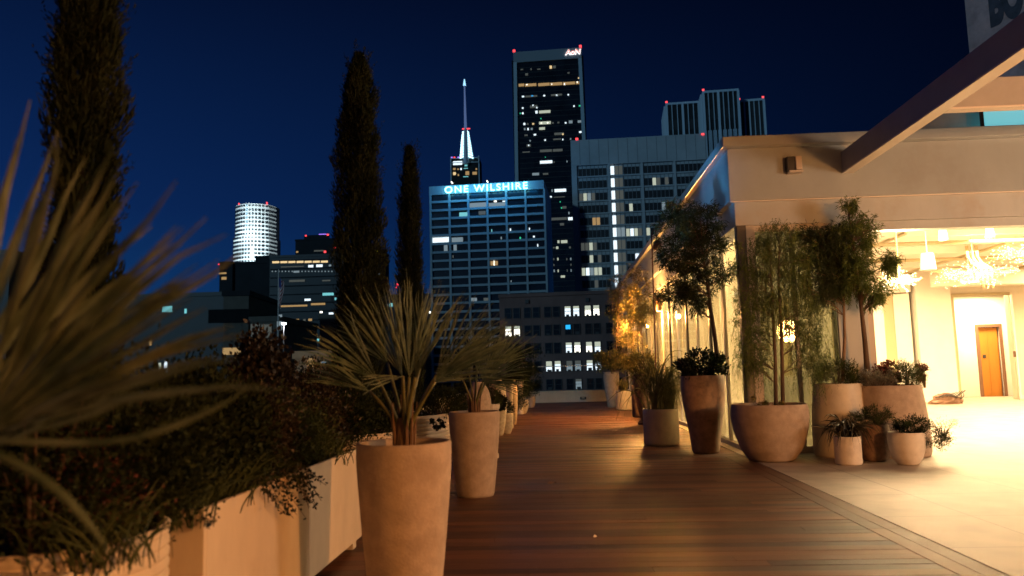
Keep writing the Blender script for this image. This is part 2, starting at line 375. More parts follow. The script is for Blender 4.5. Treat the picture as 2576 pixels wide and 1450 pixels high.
# ------------------------------------------------------------------ pavilion
PX, PY = 2.95, 12.32
pav = thing('pavilion', 'cream glass-walled pavilion with brightly lit hall and wide flat roof edge', 'pavilion', loc=(PX, PY, 0))
def prt(mb, name, m, parent=pav, **k):
    base = np.array(parent.location) if parent is not None else np.zeros(3)
    o = mb.build(name, m, parent, origin=None, **k); o.data.transform(Matrix.Translation(Vector([-float(c) for c in base]))); return o
FX = 2.86   # outer faces of the roof band
fas = prt(MB().box((FX, PY, 3.99), (25, PY+.4, 4.83)).box((FX, PY+.4, 3.99), (FX+.4, 34.0, 4.83)), 'fascia', 'fascia_paint')
prt(MB().box((FX-.10, PY-.16, 4.832), (25, PY+.5, 4.99)).box((FX-.10, PY+.5, 4.832), (FX+.5, 34.1, 4.99)), 'coping', 'fascia_paint', bevel=.008)
prt(MB().box((FX+.12, PY+.2, 4.992), (8.2, PY+.4, 5.10)).box((FX+.12, PY+.4, 4.992), (FX+.32, 30, 5.10)), 'roof_kerb', 'steel_dark')
prt(MB().box((PX, PY+.1, 3.60), (25, PY+.42, 3.988)).box((PX, PY+.42, 3.60), (PX+.3, 33.9, 3.988)), 'lintel', 'wall_paint')
prt(MB().box((FX+.02, PY+.05, 3.975), (25, PY+.09, 3.999)), 'drip_edge', 'beam_under')
roof = prt(MB().box((PX+.35, PY+.45, 4.5), (25, 29.9, 4.62)), 'roof', 'white_paint')
# corner post, columns
prt(MB().box((PX+.01, PY+.11, 0), (PX+.16, PY+.26, 3.6)), 'corner_post', 'frame_dark', bevel=.006)
prt(MB().box((PX+.162, PY+.12, 0), (PX+.30, PY+.26, 3.6)), 'window_post', 'frame_pale', bevel=.006)
prt(MB().box((4.46, PY+.12, 0), (4.92, PY+.40, 3.6)), 'column', 'wall_paint', bevel=.006)
prt(MB().box((4.92, PY+.15, 3.46), (25, PY+.38, 3.598)), 'opening_head', 'wall_paint')
prt(MB().box((4.92, PY+.16, 0), (5.02, PY+.36, 3.46)), 'opening_jamb', 'frame_pale')
# front corner window: frame + two panes
wf = prt(MB().box((PX+.302, PY+.14, .0), (4.458, PY+.24, .10)).box((PX+.302, PY+.14, 3.50), (4.458, PY+.24, 3.598)).box((3.80, PY+.15, .10), (3.86, PY+.23, 3.50)), 'window_frame', 'frame_pale')
for a, b_ in ((PX+.304, 3.798), (3.862, 4.456)):
    prt(MB().box((a, PY+.182, .102), (b_, PY+.192, 3.498)), 'window_pane', 'window_glass')
# side wall: posts, panes, curtain
ys = [PY+.30]; 
while ys[-1] < 33: ys.append(ys[-1]+1.32)
for i, yy in enumerate(ys):
    o = prt(MB().box((PX+.05, yy-.045, 0), (PX+.10, yy+.045, 3.598)), 'mullion', 'frame_pale' if i % 2 else 'frame_dark')
    if i+1 < len(ys): prt(MB().box((PX+.06, yy+.047, .08), (PX+.07, ys[i+1]-.047, 3.596)), 'side_pane', 'clear_glass')
prt(MB().box((PX+.025, PY+.262, 0), (PX+.13, 33.9, .078)), 'sill', 'frame_pale')
mb = MB(); n = 620; prev = None
cy = np.linspace(PY+.75, 33.6, n); cx = PX+.24+.05*np.sin(cy*23)+.03*np.sin(cy*9.3)
vs = []; 
for a, b_ in zip(cx, cy): vs += [(a, b_, .05), (a, b_, 3.55)]
keep = [i for i in range(n-1) if (cy[i]*.31) % 1 < .84]
mb.add(vs, [(2*i, 2*i+2, 2*i+3, 2*i+1) for i in keep]); prt(mb, 'curtain', 'curtain', smooth=True)
# far end and right walls of the hall, back wall with door opening
BY = 28.0
prt(MB().box((13.62, BY, 0), (14.02, BY+.3, 4.48)).box((14.02, BY, 3.68), (15.95, BY+.3, 4.48)).box((15.95, BY, 0), (25, BY+.3, 4.48)), 'back_wall', 'inner_wall')
prt(MB().box((12.45, BY-.7, 0), (13.615, BY-.02, 4.48)), 'wall_return', 'white_paint')
prt(MB().box((3.1, BY+.31, 0), (12.34, BY+.6, 4.48)), 'rear_wall', 'inner_wall')
prt(MB().box((25.0, PY, 0), (25.3, 34, 4.48)), 'right_wall', 'inner_wall')
prt(MB().box((12.44, BY-.74, 0), (13.6, BY-.702, .15)).box((16.0, BY-.03, 0), (25, BY-.002, .15)), 'skirting', 'white_paint')
# corridor behind the door
prt(MB().box((13.7, BY+2.6, 0), (16.1, BY+2.8, 4)).box((17.0, BY+2.6, 0), (20, BY+2.8, 4)).box((16.1, BY+2.6, 2.7), (17.0, BY+2.8, 4)), 'corridor_wall', 'white_paint')
prt(MB().box((13.7, BY+.3, 3.9), (20, BY+2.6, 4)), 'corridor_ceiling', 'white_paint')
prt(MB().box((13.5, BY+.3, 0), (13.7, BY+2.6, 4)), 'corridor_side_wall', 'inner_wall')
el = prt(MB().box((16.17, BY+2.72, .0), (16.54, BY+2.76, 2.6)).box((16.546, BY+2.72, .0), (16.93, BY+2.76, 2.6)), 'lift_door', 'copper')
prt(MB().box((16.05, BY+2.56, 0), (16.165, BY+2.598, 2.74)).box((16.935, BY+2.56, 0), (17.04, BY+2.598, 2.74)).box((16.165, BY+2.56, 2.62), (16.935, BY+2.598, 2.74)), 'lift_frame', 'bronze')
prt(MB().box((16.32, BY+2.698, 1.45), (16.43, BY+2.716, 1.58)), 'lift_plate', 'dark_metal')
# door frame + open leaf
prt(MB().box((13.92, BY-.06, 0), (14.03, BY-.004, 3.72)).box((14.03, BY-.06, 3.62), (15.95, BY-.004, 3.72)), 'door_frame', 'pipe')
dl = prt(MB().box((0, 0, .02), (.95, .05, 3.58), ax=((.47, .883, 0), (-.883, .47, 0), (0, 0, 1)), c0=(15.55, BY-.90, 0)), 'door', 'white_paint')
h_ = MB().box((15.50, BY-.82, 1.45), (15.56, BY-.72, 1.65)).build('door_handle', 'bronze'); h_.parent = dl; h_.data.transform(Matrix.Translation((-PX, -PY, 0)))
prt(MB().box((14.15, BY+1.4, 0), (14.4, BY+2.4, 1.3)), 'cabinet', 'copper')
# folding panels on the left of the hall
for i in range(12):
    an = .5 if i % 2 else -.5
    prt(MB().box((0, 0, .02), (.50, .05, 3.75), ax=((math.cos(an), math.sin(an), 0), (-math.sin(an), math.cos(an), 0), (0, 0, 1)), c0=(11.87-i*.45, BY-.5+(.0 if i % 2 else .24), 0)), 'folding_panel', ('white_paint', 'pipe', 'white_paint', 'frame_pale')[i % 4])
prt(MB().box((5.0, BY-.6, 3.78), (12.34, BY+.3, 4.48)), 'panel_header', 'white_paint')
# soffit duct, vents
prt(MB().box((12.5, BY-2.3, 3.80), (25, BY-1.7, 4.35)), 'bulkhead', 'white_paint')
for x in (13.1, 17.3):
    v = prt(MB().box((x, BY-2.33, 3.92), (x+.9, BY-2.302, 4.2)), 'air_vent', 'white_paint'); s_ = MB()
    for j in range(6): s_.box((x+.04-PX, BY-2.342-PY, 3.945+j*.042), (x+.86-PX, BY-2.332-PY, 3.965+j*.042))
    s_.build('vent_slats', 'dark_metal').parent = v
prt(MB().tube([(5.1, PY+1.3, 4.05), (25, PY+1.3, 4.05)], .36, 20), 'round_duct', 'duct', smooth=True)
for x in np.arange(5.6, 20, 1.1): prt(MB().tube([(x, PY+1.3, 4.05), (x+.04, PY+1.3, 4.05)], .375, 20), 'duct_band', 'duct', smooth=True)
for j, (y0, z0) in enumerate(((15.2, 4.1), (16.1, 4.25), (19.0, 4.2), (22.5, 4.25))):
    prt(MB().tube([(5.0, y0, z0), (25, y0+.0, z0)], .05, 8), 'pipe', 'pipe', smooth=True)
for j in range(4):
    x0 = 6.5+j*3.4
    prt(MB().tube([(x0, 13.9, 4.3), (x0+1.6, 18, 4.3), (x0+1.8, 27, 4.3)], .045, 8), 'pipe', 'pipe', smooth=True)
for k_ in range(3):
    prt(MB().tube([(11.0+k_*.12, 21.0, 4.4), (11.0+k_*.12, 21, 4.1), (11.0+k_*.12, 20.8, 3.9), (11.0+k_*.12, 20.4, 3.7), (11.0+k_*.12, 20.4, 3.2)], .04, 8), 'conduit', 'pipe', smooth=True)
for y0 in (15.5, 18.5, 21.5, 24.5): prt(MB().box((5, y0, 4.30), (25, y0+.2, 4.498)), 'ceiling_joist', 'white_paint')
mb = MB()
for k_ in range(7):
    q = k_*.05
    mb.tube([(10.6+q, 17.5, 4.4), (10.62+q, 17.5, 4.15), (10.75+q, 17.5, 3.95), (11.1+q*.8, 17.5, 3.83), (11.4+q*.6, 17.5, 3.72), (11.45+q*.6, 17.5, 3.55), (11.3+q*.6, 17.5, 3.42), (10.9, 17.5, 3.36)], .016, 5)
prt(mb, 'cable_bundle', 'cable', smooth=True)
# pale slab standing in for a bright reflection in the corner window
prt(MB().box((3.3, PY+3.2, 0), (4.9, PY+3.3, 1.15)), 'reflection_slab', 'white_paint')
prt(MB().box((3.6, PY+5.5, 2.9), (6.6, PY+5.6, 4.48)), 'hanging_panel', 'steel_paint')
# security camera / exterior fixture on fascia
fx = thing('wall_light', 'small dark boxy wall light fixed to the cream roof band', 'light', loc=at(1998, 412, PY-.12))
c = fx.location
MB().box((-.11, .0, -.11), (.02, .12, .12)).build('housing', 'dark_metal', fx, bevel=.01)
MB().box((.022, -.02, -.10), (.12, .12, .12)).build('lamp_cover', 'frame_pale', fx, bevel=.012)
MB().box((-.09, -.04, -.145), (.12, .12, -.115)).build('bracket', 'frame_pale', fx)

# canopy frame beams
cb = thing('canopy_frame', 'long grey steel canopy beams reaching out over the terrace from the roof edge', 'canopy frame', loc=(4.70, PY, 4.35))
def cbx(a, b_, name, m): MB().box(tuple(np.array(a)-[4.70, PY, 4.35]), tuple(np.array(b_)-[4.70, PY, 4.35])).build(name, m, cb, bevel=.004)
cbx((4.64, -3, 4.385), (4.80, PY-.002, 4.71), 'long_beam', 'steel_dark'); cbx((4.635, -3, 4.36), (4.815, PY-.004, 4.383), 'beam_flange', 'beam_under')
q = atX(2395, 255, 4.86); YC = float(q[1])
cbx((4.816, YC, 4.385), (16, YC+.12, 4.74), 'cross_beam', 'steel_paint'); cbx((4.818, YC-.02, 4.36), (16, YC+.14, 4.383), 'beam_flange', 'beam_under')
cbx((4.816, YC-5, 4.385), (16, YC-4.88, 4.74), 'cross_beam', 'steel_paint')

# penthouse behind the roof edge and its lit glass
ph = thing('rooftop_room', 'dark blue rooftop room with a glowing turquoise glass screen behind the roof edge', 'rooftop room', loc=(8, 20, 4.62))
q0 = at(2330, 300, 20)
MB().box((float(q0[0])-8, .3, 0), (30, .5, 3.4)).build('wall', 'steel_paint', ph)
a = at(2474, 266, 19.4); b2 = at(2576, 305, 19.4)
MB().box((float(a[0])-8, -.6, .35), (14, -.56, float(a[2])-4.62)).build('glass_screen', 'frosted', ph)
MB().box((float(a[0])-8.09, -.62, .1), (float(a[0])-8.03, -.54, float(a[2])-4.62+.1)).build('screen_post', 'dark_metal', ph)
# painted-sign building top right
q0 = at(2427, 0, 60); q1 = at(2437, 130, 60)
GBP = (q0, q1)

# sconces along the side wall
def sconce(px, py, label, first=None):
    P = atX(px, py, PX-.06)
    if first is None:
        t = thing('wall_sconce', label, 'wall lamp', 'cylinder lamps along the glass wall', loc=P)
        MB().lathe([(.075, 0), (.08, .01), (.08, .42), (.072, .43)], 20).build('cylinder_shade', 'bronze', t, smooth=True)
        MB().box((.06, -.03, .15), (.10, .03, .28)).build('mount', 'bronze', t)
        MB().lathe([(.001, -.006), (.06, -.006), (.06, -.003), (.001, -.003)], 16).build('bulb', 'tube_warm', t)
    else:
        t = first.copy(); COL.objects.link(t); t.location = tuple(float(c) for c in P); t['label'] = label
        for ch in first.children: c = ch.copy(); COL.objects.link(c); c.parent = t
    light('POINT', 'sconce_glow', P-np.array([.26, 0, .16]), 1000 if first is None else 230, (1, .42, .10), .05)
    return t
s1 = sconce(1658, 783, 'nearer bronze cylinder lamp glowing down the glass wall post')
sconce(1592, 812, 'farther bronze cylinder lamp behind the yellow-lit bamboo', s1)

# gooseneck garden lamp
P0 = gp(1652, 1075); P0 = np.array([2.30, 18.2, 0.0])
def g(px, py): return at(px, py, 18.2)-P0
gl = thing('garden_lamp', 'slim red-brown pole lamp with a curved neck beside the tall dark vase', 'lamp', loc=P0)
MB().tube([g(1654, 1060), g(1646, 800), g(1640, 620), g(1639, 592), g(1642, 580), g(1648, 580), g(1651, 592), g(1652, 603)], .016, 8).build('pole', 'rust_metal', gl, smooth=True)
hh = g(1653, 603)
MB().lathe([(.03, 0), (.05, -.02), (.10, -.05), (.11, -.24), (.10, -.24), (.001, -.06)], 20, c=hh).build('shade', 'bronze', gl, smooth=True)

# ------------------------------------------------------------------ pots
def pot_profile(kind, r, h):
    if kind == 'vase': p = [(.70, 0), (.73, .02), (.80, .2), (.90, .5), (.97, .75), (1, .9), (1, 1)]
    elif kind == 'tall': p = [(.56, 0), (.60, .02), (.70, .25), (.85, .5), (.97, .72), (1, .85), (.97, 1)]
    elif kind == 'bowl': p = [(.50, 0), (.58, .02), (.78, .2), (.94, .5), (1, .78), (.99, .93), (.96, 1)]
    elif kind == 'cyl': p = [(.90, 0), (.97, .03), (1, .08), (1, .9), (1, 1)]
    elif kind == 'taperup': p = [(.95, 0), (1, .05), (1, .3), (.96, .6), (.90, .85), (.86, 1)]
    elif kind == 'egg': p = [(.62, 0), (.7, .02), (.86, .2), (.98, .5), (1, .7), (.95, .9), (.90, 1)]
    elif kind == 'urn': p = [(.6, 0), (.6, .05), (.3, .09), (.35, .14), (.55, .3), (.8, .55), (.98, .85), (1, 1)]
    elif kind == 'jar': p = [(.55, 0), (.6, .02), (.82, .2), (.98, .45), (1, .6), (.95, .78), (.78, .91), (.5, .97), (.45, 1)]
    elif kind == 'fluted': p = [(.8, 0), (.8, .06), (.62, .12), (.64, .2), (.72, .6), (.80, .82), (.92, .86), (.86, .89), (1, .93), (1, 1)]
    n = 16; zs = np.linspace(0, 1, n*2+1); kz = [b for a, b in p]; kr = [a for a, b in p]
    if kind in ('fluted', 'urn', 'cyl'): out = [(a*r, b*h) for a, b in p]
    else:
        out = []
        for z in zs:
            rr = np.interp(z, kz, kr); rr = (rr+np.interp(z-.03, kz, kr)+np.interp(z+.03, kz, kr))/3 if .04 < z < .95 else rr
            out.append((float(rr)*r, float(z)*h))
    rt = out[-1][0]; t = min(.035, r*.12)
    return out+[(rt-t*.2, h+.008), (rt-t*.8, h+.006), (rt-t, h-.01), (rt-t*1.1, h-.09)], rt-t
def pot(kind, m, X, Y, r, h, label, name='plant_pot', cat='plant pot', group=None, soil=True, flute=0, n=56, z=0):
    t = thing(name, label, cat, group, loc=(X, Y, z))
    prof, ri = pot_profile(kind, r, h)
    MB().lathe(prof, n, flute=flute).build('pot_body', m, t, smooth=not flute)
    if soil:
        mb = MB(); nn = 40; vs = [(0, 0, h-.055)]
        for rr in (.5, 1.02):
            for j in range(nn): a = 2*PI*j/nn; vs.append((ri*rr*math.cos(a), ri*rr*math.sin(a), h-.06+random.uniform(-.012, .012)))
        fs = [(0, 1+j, 1+(j+1) % nn) for j in range(nn)]+[(1+j, 1+nn+j, 1+nn+(j+1) % nn, 1+(j+1) % nn) for j in range(nn)]
        mb.add(vs, fs).build('soil', 'soil', t)
    return t

pot('vase', 'pot_clay', -.93, 4.72, .285, .945, 'largest sand-coloured tall pot at the front holding the big fan palm')
pot('vase', 'pot_clay', -.93, 8.78, .285, .92, 'second tall sandy pot along the deck holding the smaller fan palm')
# left row further back
def onray(px, Y): return float(at(px, 940, Y)[0])
pot('jar', 'pot_sand', onray(1203, 11.2), 11.2, .19, 1.22, 'nearest tall rounded oil jar rising behind the second palm', 'oil_jar', 'jar', soil=False)
pot('jar', 'pot_sand', onray(1249, 17.0), 17.0, .21, 1.23, 'wide rounded oil jar with a ringed mouth behind the nearest jar', 'oil_jar', 'jar', soil=False)
pot('jar', 'pot_sand', onray(1284, 22.0), 22.0, .19, 1.27, 'farthest rounded oil jar partly hidden by shrubs', 'oil_jar', 'jar', soil=False)
pot('fluted', 'pot_white', onray(1231, 12.6), 12.6, .155, .85, 'pale fluted classical planter between the oil jars and the deck', 'urn_planter', 'planter', flute=.012, n=48)
pot('fluted', 'pot_white', onray(1281, 19.2), 19.2, .10, 1.06, 'slender pale fluted pedestal urn further down the row', 'urn_planter', 'planter', flute=.012, n=48)
pot('egg', 'pot_sand', onray(1285, 20.4), 20.4, .16, .77, 'squat round jar at the foot of the pedestal urn', 'plant_pot')
pot('fluted', 'pot_sand', onray(1307, 25.5), 25.5, .13, 1.06, 'farthest sandy urn holding a trailing leafy plant', 'urn_planter', 'planter', flute=.01, n=40)
pot('bowl', 'pot_sand', float(gp(1272, 1094)[0]), 17.42, .175, .45, 'nearest of three small round pots on the deck edge with a twiggy bush')
pot('bowl', 'pot_sand', float(gp(1312, 1042)[0]), 25.8, .24, .45, 'middle of three small round pots along the deck edge with a dark bush')
pot('egg', 'pot_clay', float(gp(1335, 1026)[0]), 30.1, .19, .43, 'farthest of three small round pots by the end parapet')
# right row
pot('bowl', 'pot_clay', 3.07, 11.55, .545, .80, 'wide low bowl pot at the pavilion corner holding the weeping tree', n=72)
pot('tall', 'pot_brown', 2.36, 12.75, .355, 1.22, 'tall brown tapered pot left of the corner with glossy bush and slender tree', n=64)
pot('cyl', 'pot_cream', 1.86, 14.25, .315, .63, 'glossy cream cylinder pot with arching grasses on the deck')
pot('urn', 'pot_dark', 2.12, 19.5, .225, 1.22, 'tall dark brown pedestal vase behind the grassy cylinder pot', 'pedestal_vase', 'vase')
pot('cyl', 'pot_cream', 2.27, 26.6, .27, .64, 'small cream cylinder pot far down the glass wall')
pot('tall', 'pot_clay', 2.02, 28.7, .29, 1.28, 'farthest tall sandy pot by the end parapet')
pot('taperup', 'pot_cream', 4.22, 12.0, .40, 1.06, 'tall pale green-grey pot standing behind the big bowl')
pot('taperup', 'pot_clay', 4.93, 11.95, .53, 1.02, 'broad barrel pot with mixed red and grey bedding plants by the hall opening', n=64)
pot('cyl', 'pot_white', 3.93, 10.95, .175, .37, 'small white cylinder pot with dark spiky leaves')
pot('egg', 'pot_dark', 4.42, 11.30, .22, .50, 'small dark brown pot between the white and cream pots')
pot('bowl', 'pot_white', 4.66, 10.82, .235, .42, 'small cream round pot with feathery plant trailing to the right')
# oval saucer bits on deck: dead leaf
tag(QS().leaves([(-.15, 9.6, .008), (-.02, 9.62, .008)], [(1, .2, .05), (-.6, .4, .05)], [.10, .07], [.04, .03]).build('fallen_leaf', 'bark_pale'), 'dry fallen leaf lying on the dark deck boards', 'leaf')
tag(QS().leaves([tuple(gp(1492, 1352)+[0, 0, .006])], [(1, .3, .05)], [.035], [.03]).build('petal', 'pot_white'), 'tiny pale petal on the open deck boards', 'petal')

# planters along the left
PF = -1.60
def planter_box(y0, y1, h, label):
    t = thing('planter_box', label, 'planter', 'long planters beside the hedge', loc=(PF-.45, (y0+y1)/2, 0)); L = (y1-y0)/2
    mb = MB(); th = .03; a, b_ = -.45, .45
    mb.box((a, -L, .07), (b_, -L+th, h)).box((a, L-th, .07), (b_, L, h)).box((a, -L+th, .07), (a+th, L-th, h)).box((b_-th, -L+th, .07), (b_, L-th, h)).box((a+th, -L+th, .07), (b_-th, L-th, .10))
    mb.build('box', 'planter_cream', t, bevel=.006)
    MB().box((a+th, -L+th, h-.12), (b_-th, L-th, h-.06)).build('soil', 'soil', t)
    for sx in (-.36, .38):
        for sy in (-L+.12, L-.12): MB().box((sx-.04, sy-.05, 0), (sx+.04, sy+.05, .069)).build('foot', 'planter_cream', t)
planter_box(3.50, 4.98, .775, 'smooth cream planter box with a creeper hanging over its edge')
planter_box(4.99, 6.35, .775, 'smooth cream planter box right behind the big front pot')
planter_box(.9, 2.55, .735, 'low cream planter box cut by the bottom left corner')
def ribbed(x, y, r, h, label, n=64, oval=1.0):
    t = thing('ribbed_planter', label, 'planter', 'ribbed planters beside the hedge', loc=(x, y, 0))
    prof = [(r*.97, 0)]; z = 0.0; k = int(h/.045)
    for i in range(k):
        z0 = h*i/k; prof += [(r*.965, z0+.003), (r*.995, z0+h/k*.3), (r*.998, z0+h/k*.65), (r*.968, z0+h/k*.97)]
    prof += [(r*1.0, h), (r-.03, h+.004), (r-.04, h-.08)]
    o = MB().lathe(prof, n).build('body', 'planter_cream', t, smooth=True); o.scale = (1, oval, 1)
    o2 = MB().lathe([(.001, h-.07), (r-.03, h-.07), (r-.03, h-.05), (.001, h-.05)], 40).build('soil', 'soil', t); o2.scale = (1, oval, 1)
ribbed(PF-.43, 3.0, .47, .775, 'round ribbed planter nearest the camera at the lower left')
ribbed(PF-.45, 7.75, .50, .80, 'round ribbed planter half hidden behind the front palm pot')
ribbed(PF-.25, 9.9, .48, .86, 'tall ribbed oval planter behind the second palm pot', oval=1.8)

# parapets and rail
pw = thing('parapet_wall', 'low cream boarded parapet closing the far end of the deck', 'parapet', loc=(0, 34.4, 0))
MB().box((-3.5, 0, -.1), (3.3, .25, .42)).build('wall', 'planter_cream', pw)
MB().box((-3.5, -.03, .422), (3.3, .29, .50)).build('coping', 'planter_cream', pw, bevel=.01)
tag(MB().box((-3.62, -5, -.1), (-3.48, 34.3, .62)).build('side_parapet', 'planter_cream'), 'low cream parapet running behind the hedge on the left', 'parapet')
rl = thing('end_rail', 'thin pinkish rail stretched above the far parapet', 'railing', loc=(0, 34.75, 0))
zr = float(at(1440, 921, 34.75)[2])
MB().tube([(-3.4, 0, zr), (3.4, 0, zr)], .018, 8).build('rail', 'beam_under', rl)
for x in (-3.4, 3.4): MB().tube([(x, 0, .0), (x, 0, zr+.02)], .022, 8).build('post', 'dark_metal', rl)
q = at(1467, 1002, 34.35)
bx = thing('outlet_box', 'small dark outlet box fixed on the far parapet', 'outlet box', loc=(float(q[0]), 34.36, float(q[2])))
MB().box((-.13, -.10, -.05), (.13, .0, .06)).build('box', 'dark_metal', bx, bevel=.01); MB().box((-.08, -.12, -.01), (.06, -.102, .03)).build('cover', 'frame_pale', bx)

# bag on hall floor
bg_ = thing('bundle', 'crumpled dark bundle of cloth and cables on the bright hall floor', 'bundle', loc=(12.5, 25.9, 0))
mb = MB(); nn, kk = 22, 8; vs = []
for i in range(kk+1):
    for j in range(nn):
        a = 2*PI*j/nn; p = i/kk*PI/2; rr = .42+.05*math.sin(5*a+i)+.04*math.sin(9*a-i*2)
        vs.append((rr*1.2*math.cos(a)*math.cos(p), rr*.6*math.sin(a)*math.cos(p), .30*math.sin(p)*(1+.2*math.sin(3*a+i))))
mb.add(vs, [(i*nn+j, i*nn+(j+1) % nn, (i+1)*nn+(j+1) % nn, (i+1)*nn+j) for i in range(kk) for j in range(nn)]).build('cloth', 'bronze', bg_)
mb = MB()
for i in range(7): mb.tube([(-.4+.1*i, -.1, .2), (-.2+.1*i, -.28, .3+.02*i), (.1+.06*i, -.2, .25), (.45, 0, .12)], .012, 5)
mb.tube([(.3, 0, .2), (.62, 0, .42)], .015, 5); mb.build('cables', 'dark_metal', bg_)

# chandeliers in the hall
def chandelier(P, rx, rz, n, label, pw_, seed):
    rg = np.random.default_rng(seed); t = thing('chandelier', label, 'chandelier', 'twig chandeliers in the hall', loc=P)
    stem = MB().tube([(0, 0, 4.3-P[2]), (0, 0, 0)], .015, 6).build('stem', 'cable', t)
    mb = MB(); bl = MB()
    for i in range(n):
        d = unit(rg.normal(size=3)*[1, 1, .55]); L = rg.uniform(.5, 1); e1 = d*[rx, rx*.8, rz]*L; md = e1*.5+rg.normal(size=3)*.06*rx
        mb.tube([(0, 0, 0), md, e1], .006, 4)
        for k_ in range(5):
            c = md+(e1-md)*rg.uniform(0, 1)+rg.normal(size=3)*.05*rx; s_ = .010
            bl.add([c+[s_, 0, 0], c-[s_, 0, 0], c+[0, s_, 0], c-[0, s_, 0], c+[0, 0, s_], c-[0, 0, s_]], [(0, 2, 4), (2, 1, 4), (1, 3, 4), (3, 0, 4), (2, 0, 5), (1, 2, 5), (3, 1, 5), (0, 3, 5)])
    mb.build('branches', 'cable', t); bl.build('bulbs', 'bulb_warm', t)
    light('POINT', 'chandelier_glow', P, pw_, INNER, .25)
chandelier(at(2262, 705, 15.0), .42, .28, 60, 'blazing twig chandelier nearest the hall opening', 900, 1)
chandelier(at(2450, 690, 19.0), 1.1, .35, 70, 'wide sparkling twig chandelier in the middle of the hall', 130, 2)
chandelier(at(2590, 640, 17.0), 1.0, .3, 60, 'sparkling twig chandelier at the right edge of the hall', 130, 3)
# ceiling spotlights and exit sign, pendant drums
for px, py, lab in ((2372, 590, 'nearer white ceiling spotlight hanging below the round duct'), (2490, 585, 'white ceiling spotlight at the right below the round duct')):
    P = at(px, py, 15.3); t = thing('ceiling_spotlight', lab, 'spotlight', 'hall spotlights', loc=P)
    MB().lathe([(.04, .12), (.06, .10), (.08, -.05), (.09, -.12), (.07, -.12), (.001, -.02)], 16).build('lamp_head', 'duct', t, smooth=True)
    MB().tube([(0, 0, .12), (0, 0, .3)], .012, 6).build('arm', 'duct', t)
P = at(2334, 663, 17.2); t = thing('ceiling_speaker', 'white drum shaped speaker hanging under the hall ceiling', 'speaker', loc=P)
MB().lathe([(.12, .22), (.13, .2), (.17, -.14), (.16, -.15), (.001, -.13)], 20).build('drum', 'duct', t, smooth=True); MB().tube([(0, 0, .2), (0, 0, 4.4-P[2])], .01, 6).build('rod', 'duct', t)
P = at(2439, 697, 22.0); t = thing('exit_sign', 'small lit exit sign hanging in the hall', 'sign', loc=P)
MB().box((-.26, 0, -.17), (.26, .04, .17)).build('panel', 'white_paint', t, bevel=.01)
place_text('letters', 'EXIT', .4, .2, (0, -.012, -.1), (1, 0, 0), (0, -1, 0), 'cable', t, bold=.02, depth=.01)
MB().tube([(0, .02, .17), (0, .02, 4.4-P[2])], .012, 6).build('rod', 'duct', t)

# ------------------------------------------------------------------ vegetation builders
def fan(hub, tip, nrm, n, spread, parent, m, seed, wid=.022, droop=.12, solid=.42, lenvar=.1):
    """one palmate leaf: pleated segments fanning out of a hub, free at the ends"""
    rg = np.random.default_rng(seed); hub = np.asarray(hub, float); ax = np.asarray(tip, float)-hub; L = np.linalg.norm(ax); ax = ax/L
    nrm = unit(nrm); nrm = unit(nrm-ax*(nrm@ax)); sd = np.cross(nrm, ax); q = QS(); T = np.array([0, .08, .2, .34, .5, .68, .85, 1.0])
    for i in range(n):
        th = math.radians(spread)*((i+.5)/n-.5)*2+rg.normal()*.015; l = L*(1-.28*(abs(th)/math.radians(max(spread, 60)))**2)*(1+rg.uniform(-lenvar, lenvar*.5))
        d = math.cos(th)*ax+math.sin(th)*sd
        d = unit(d+nrm*rg.normal()*.09+nrm*.14*math.cos(th*1.5)+sd*rg.normal()*.025); dr = droop*rg.uniform(.5, 1.5)
        pts = [hub+d*l*t+np.array([0, 0, -1.0])*l*dr*t**2.6+sd*rg.normal()*.006*t for t in T]
        step = 2*math.radians(spread)/n*.95
        wd = [max(.0015, min(step*l*t, wid)*(1 if t < .42 else max(.06, 1-(t-.42)/.58*.95))) for t in T]
        q.strip(pts, wd, nrm+d*.0+sd*math.sin(th)*.2)
    return q.build('frond', m, parent, origin=np.array(parent.location))
def petiole(mb, a, b_, r0, r1, sag=.06, n=7):
    a = np.asarray(a, float); b_ = np.asarray(b_, float); pts = []
    for i in range(n+1):
        t = i/n; p = a+(b_-a)*t; side = (b_-a)*[1, 1, 0]; p = p-side*sag*4*t*(1-t)*.6+np.array([0, 0, 1])*np.linalg.norm(b_-a)*sag*4*t*(1-t)*.5
        pts.append(p)
    mb.tube(pts, list(np.linspace(r0, r1, n+1)), 6)
def cloud(n, c, r, hollow=.0, bias=0):
    """n points in an ellipsoid"""
    d = RNG.normal(size=(n, 3)); d /= np.linalg.norm(d, axis=1, keepdims=True); u = RNG.uniform(hollow**3, 1, n)**(1/3)
    return np.asarray(c)+d*u[:, None]*np.asarray(r), d
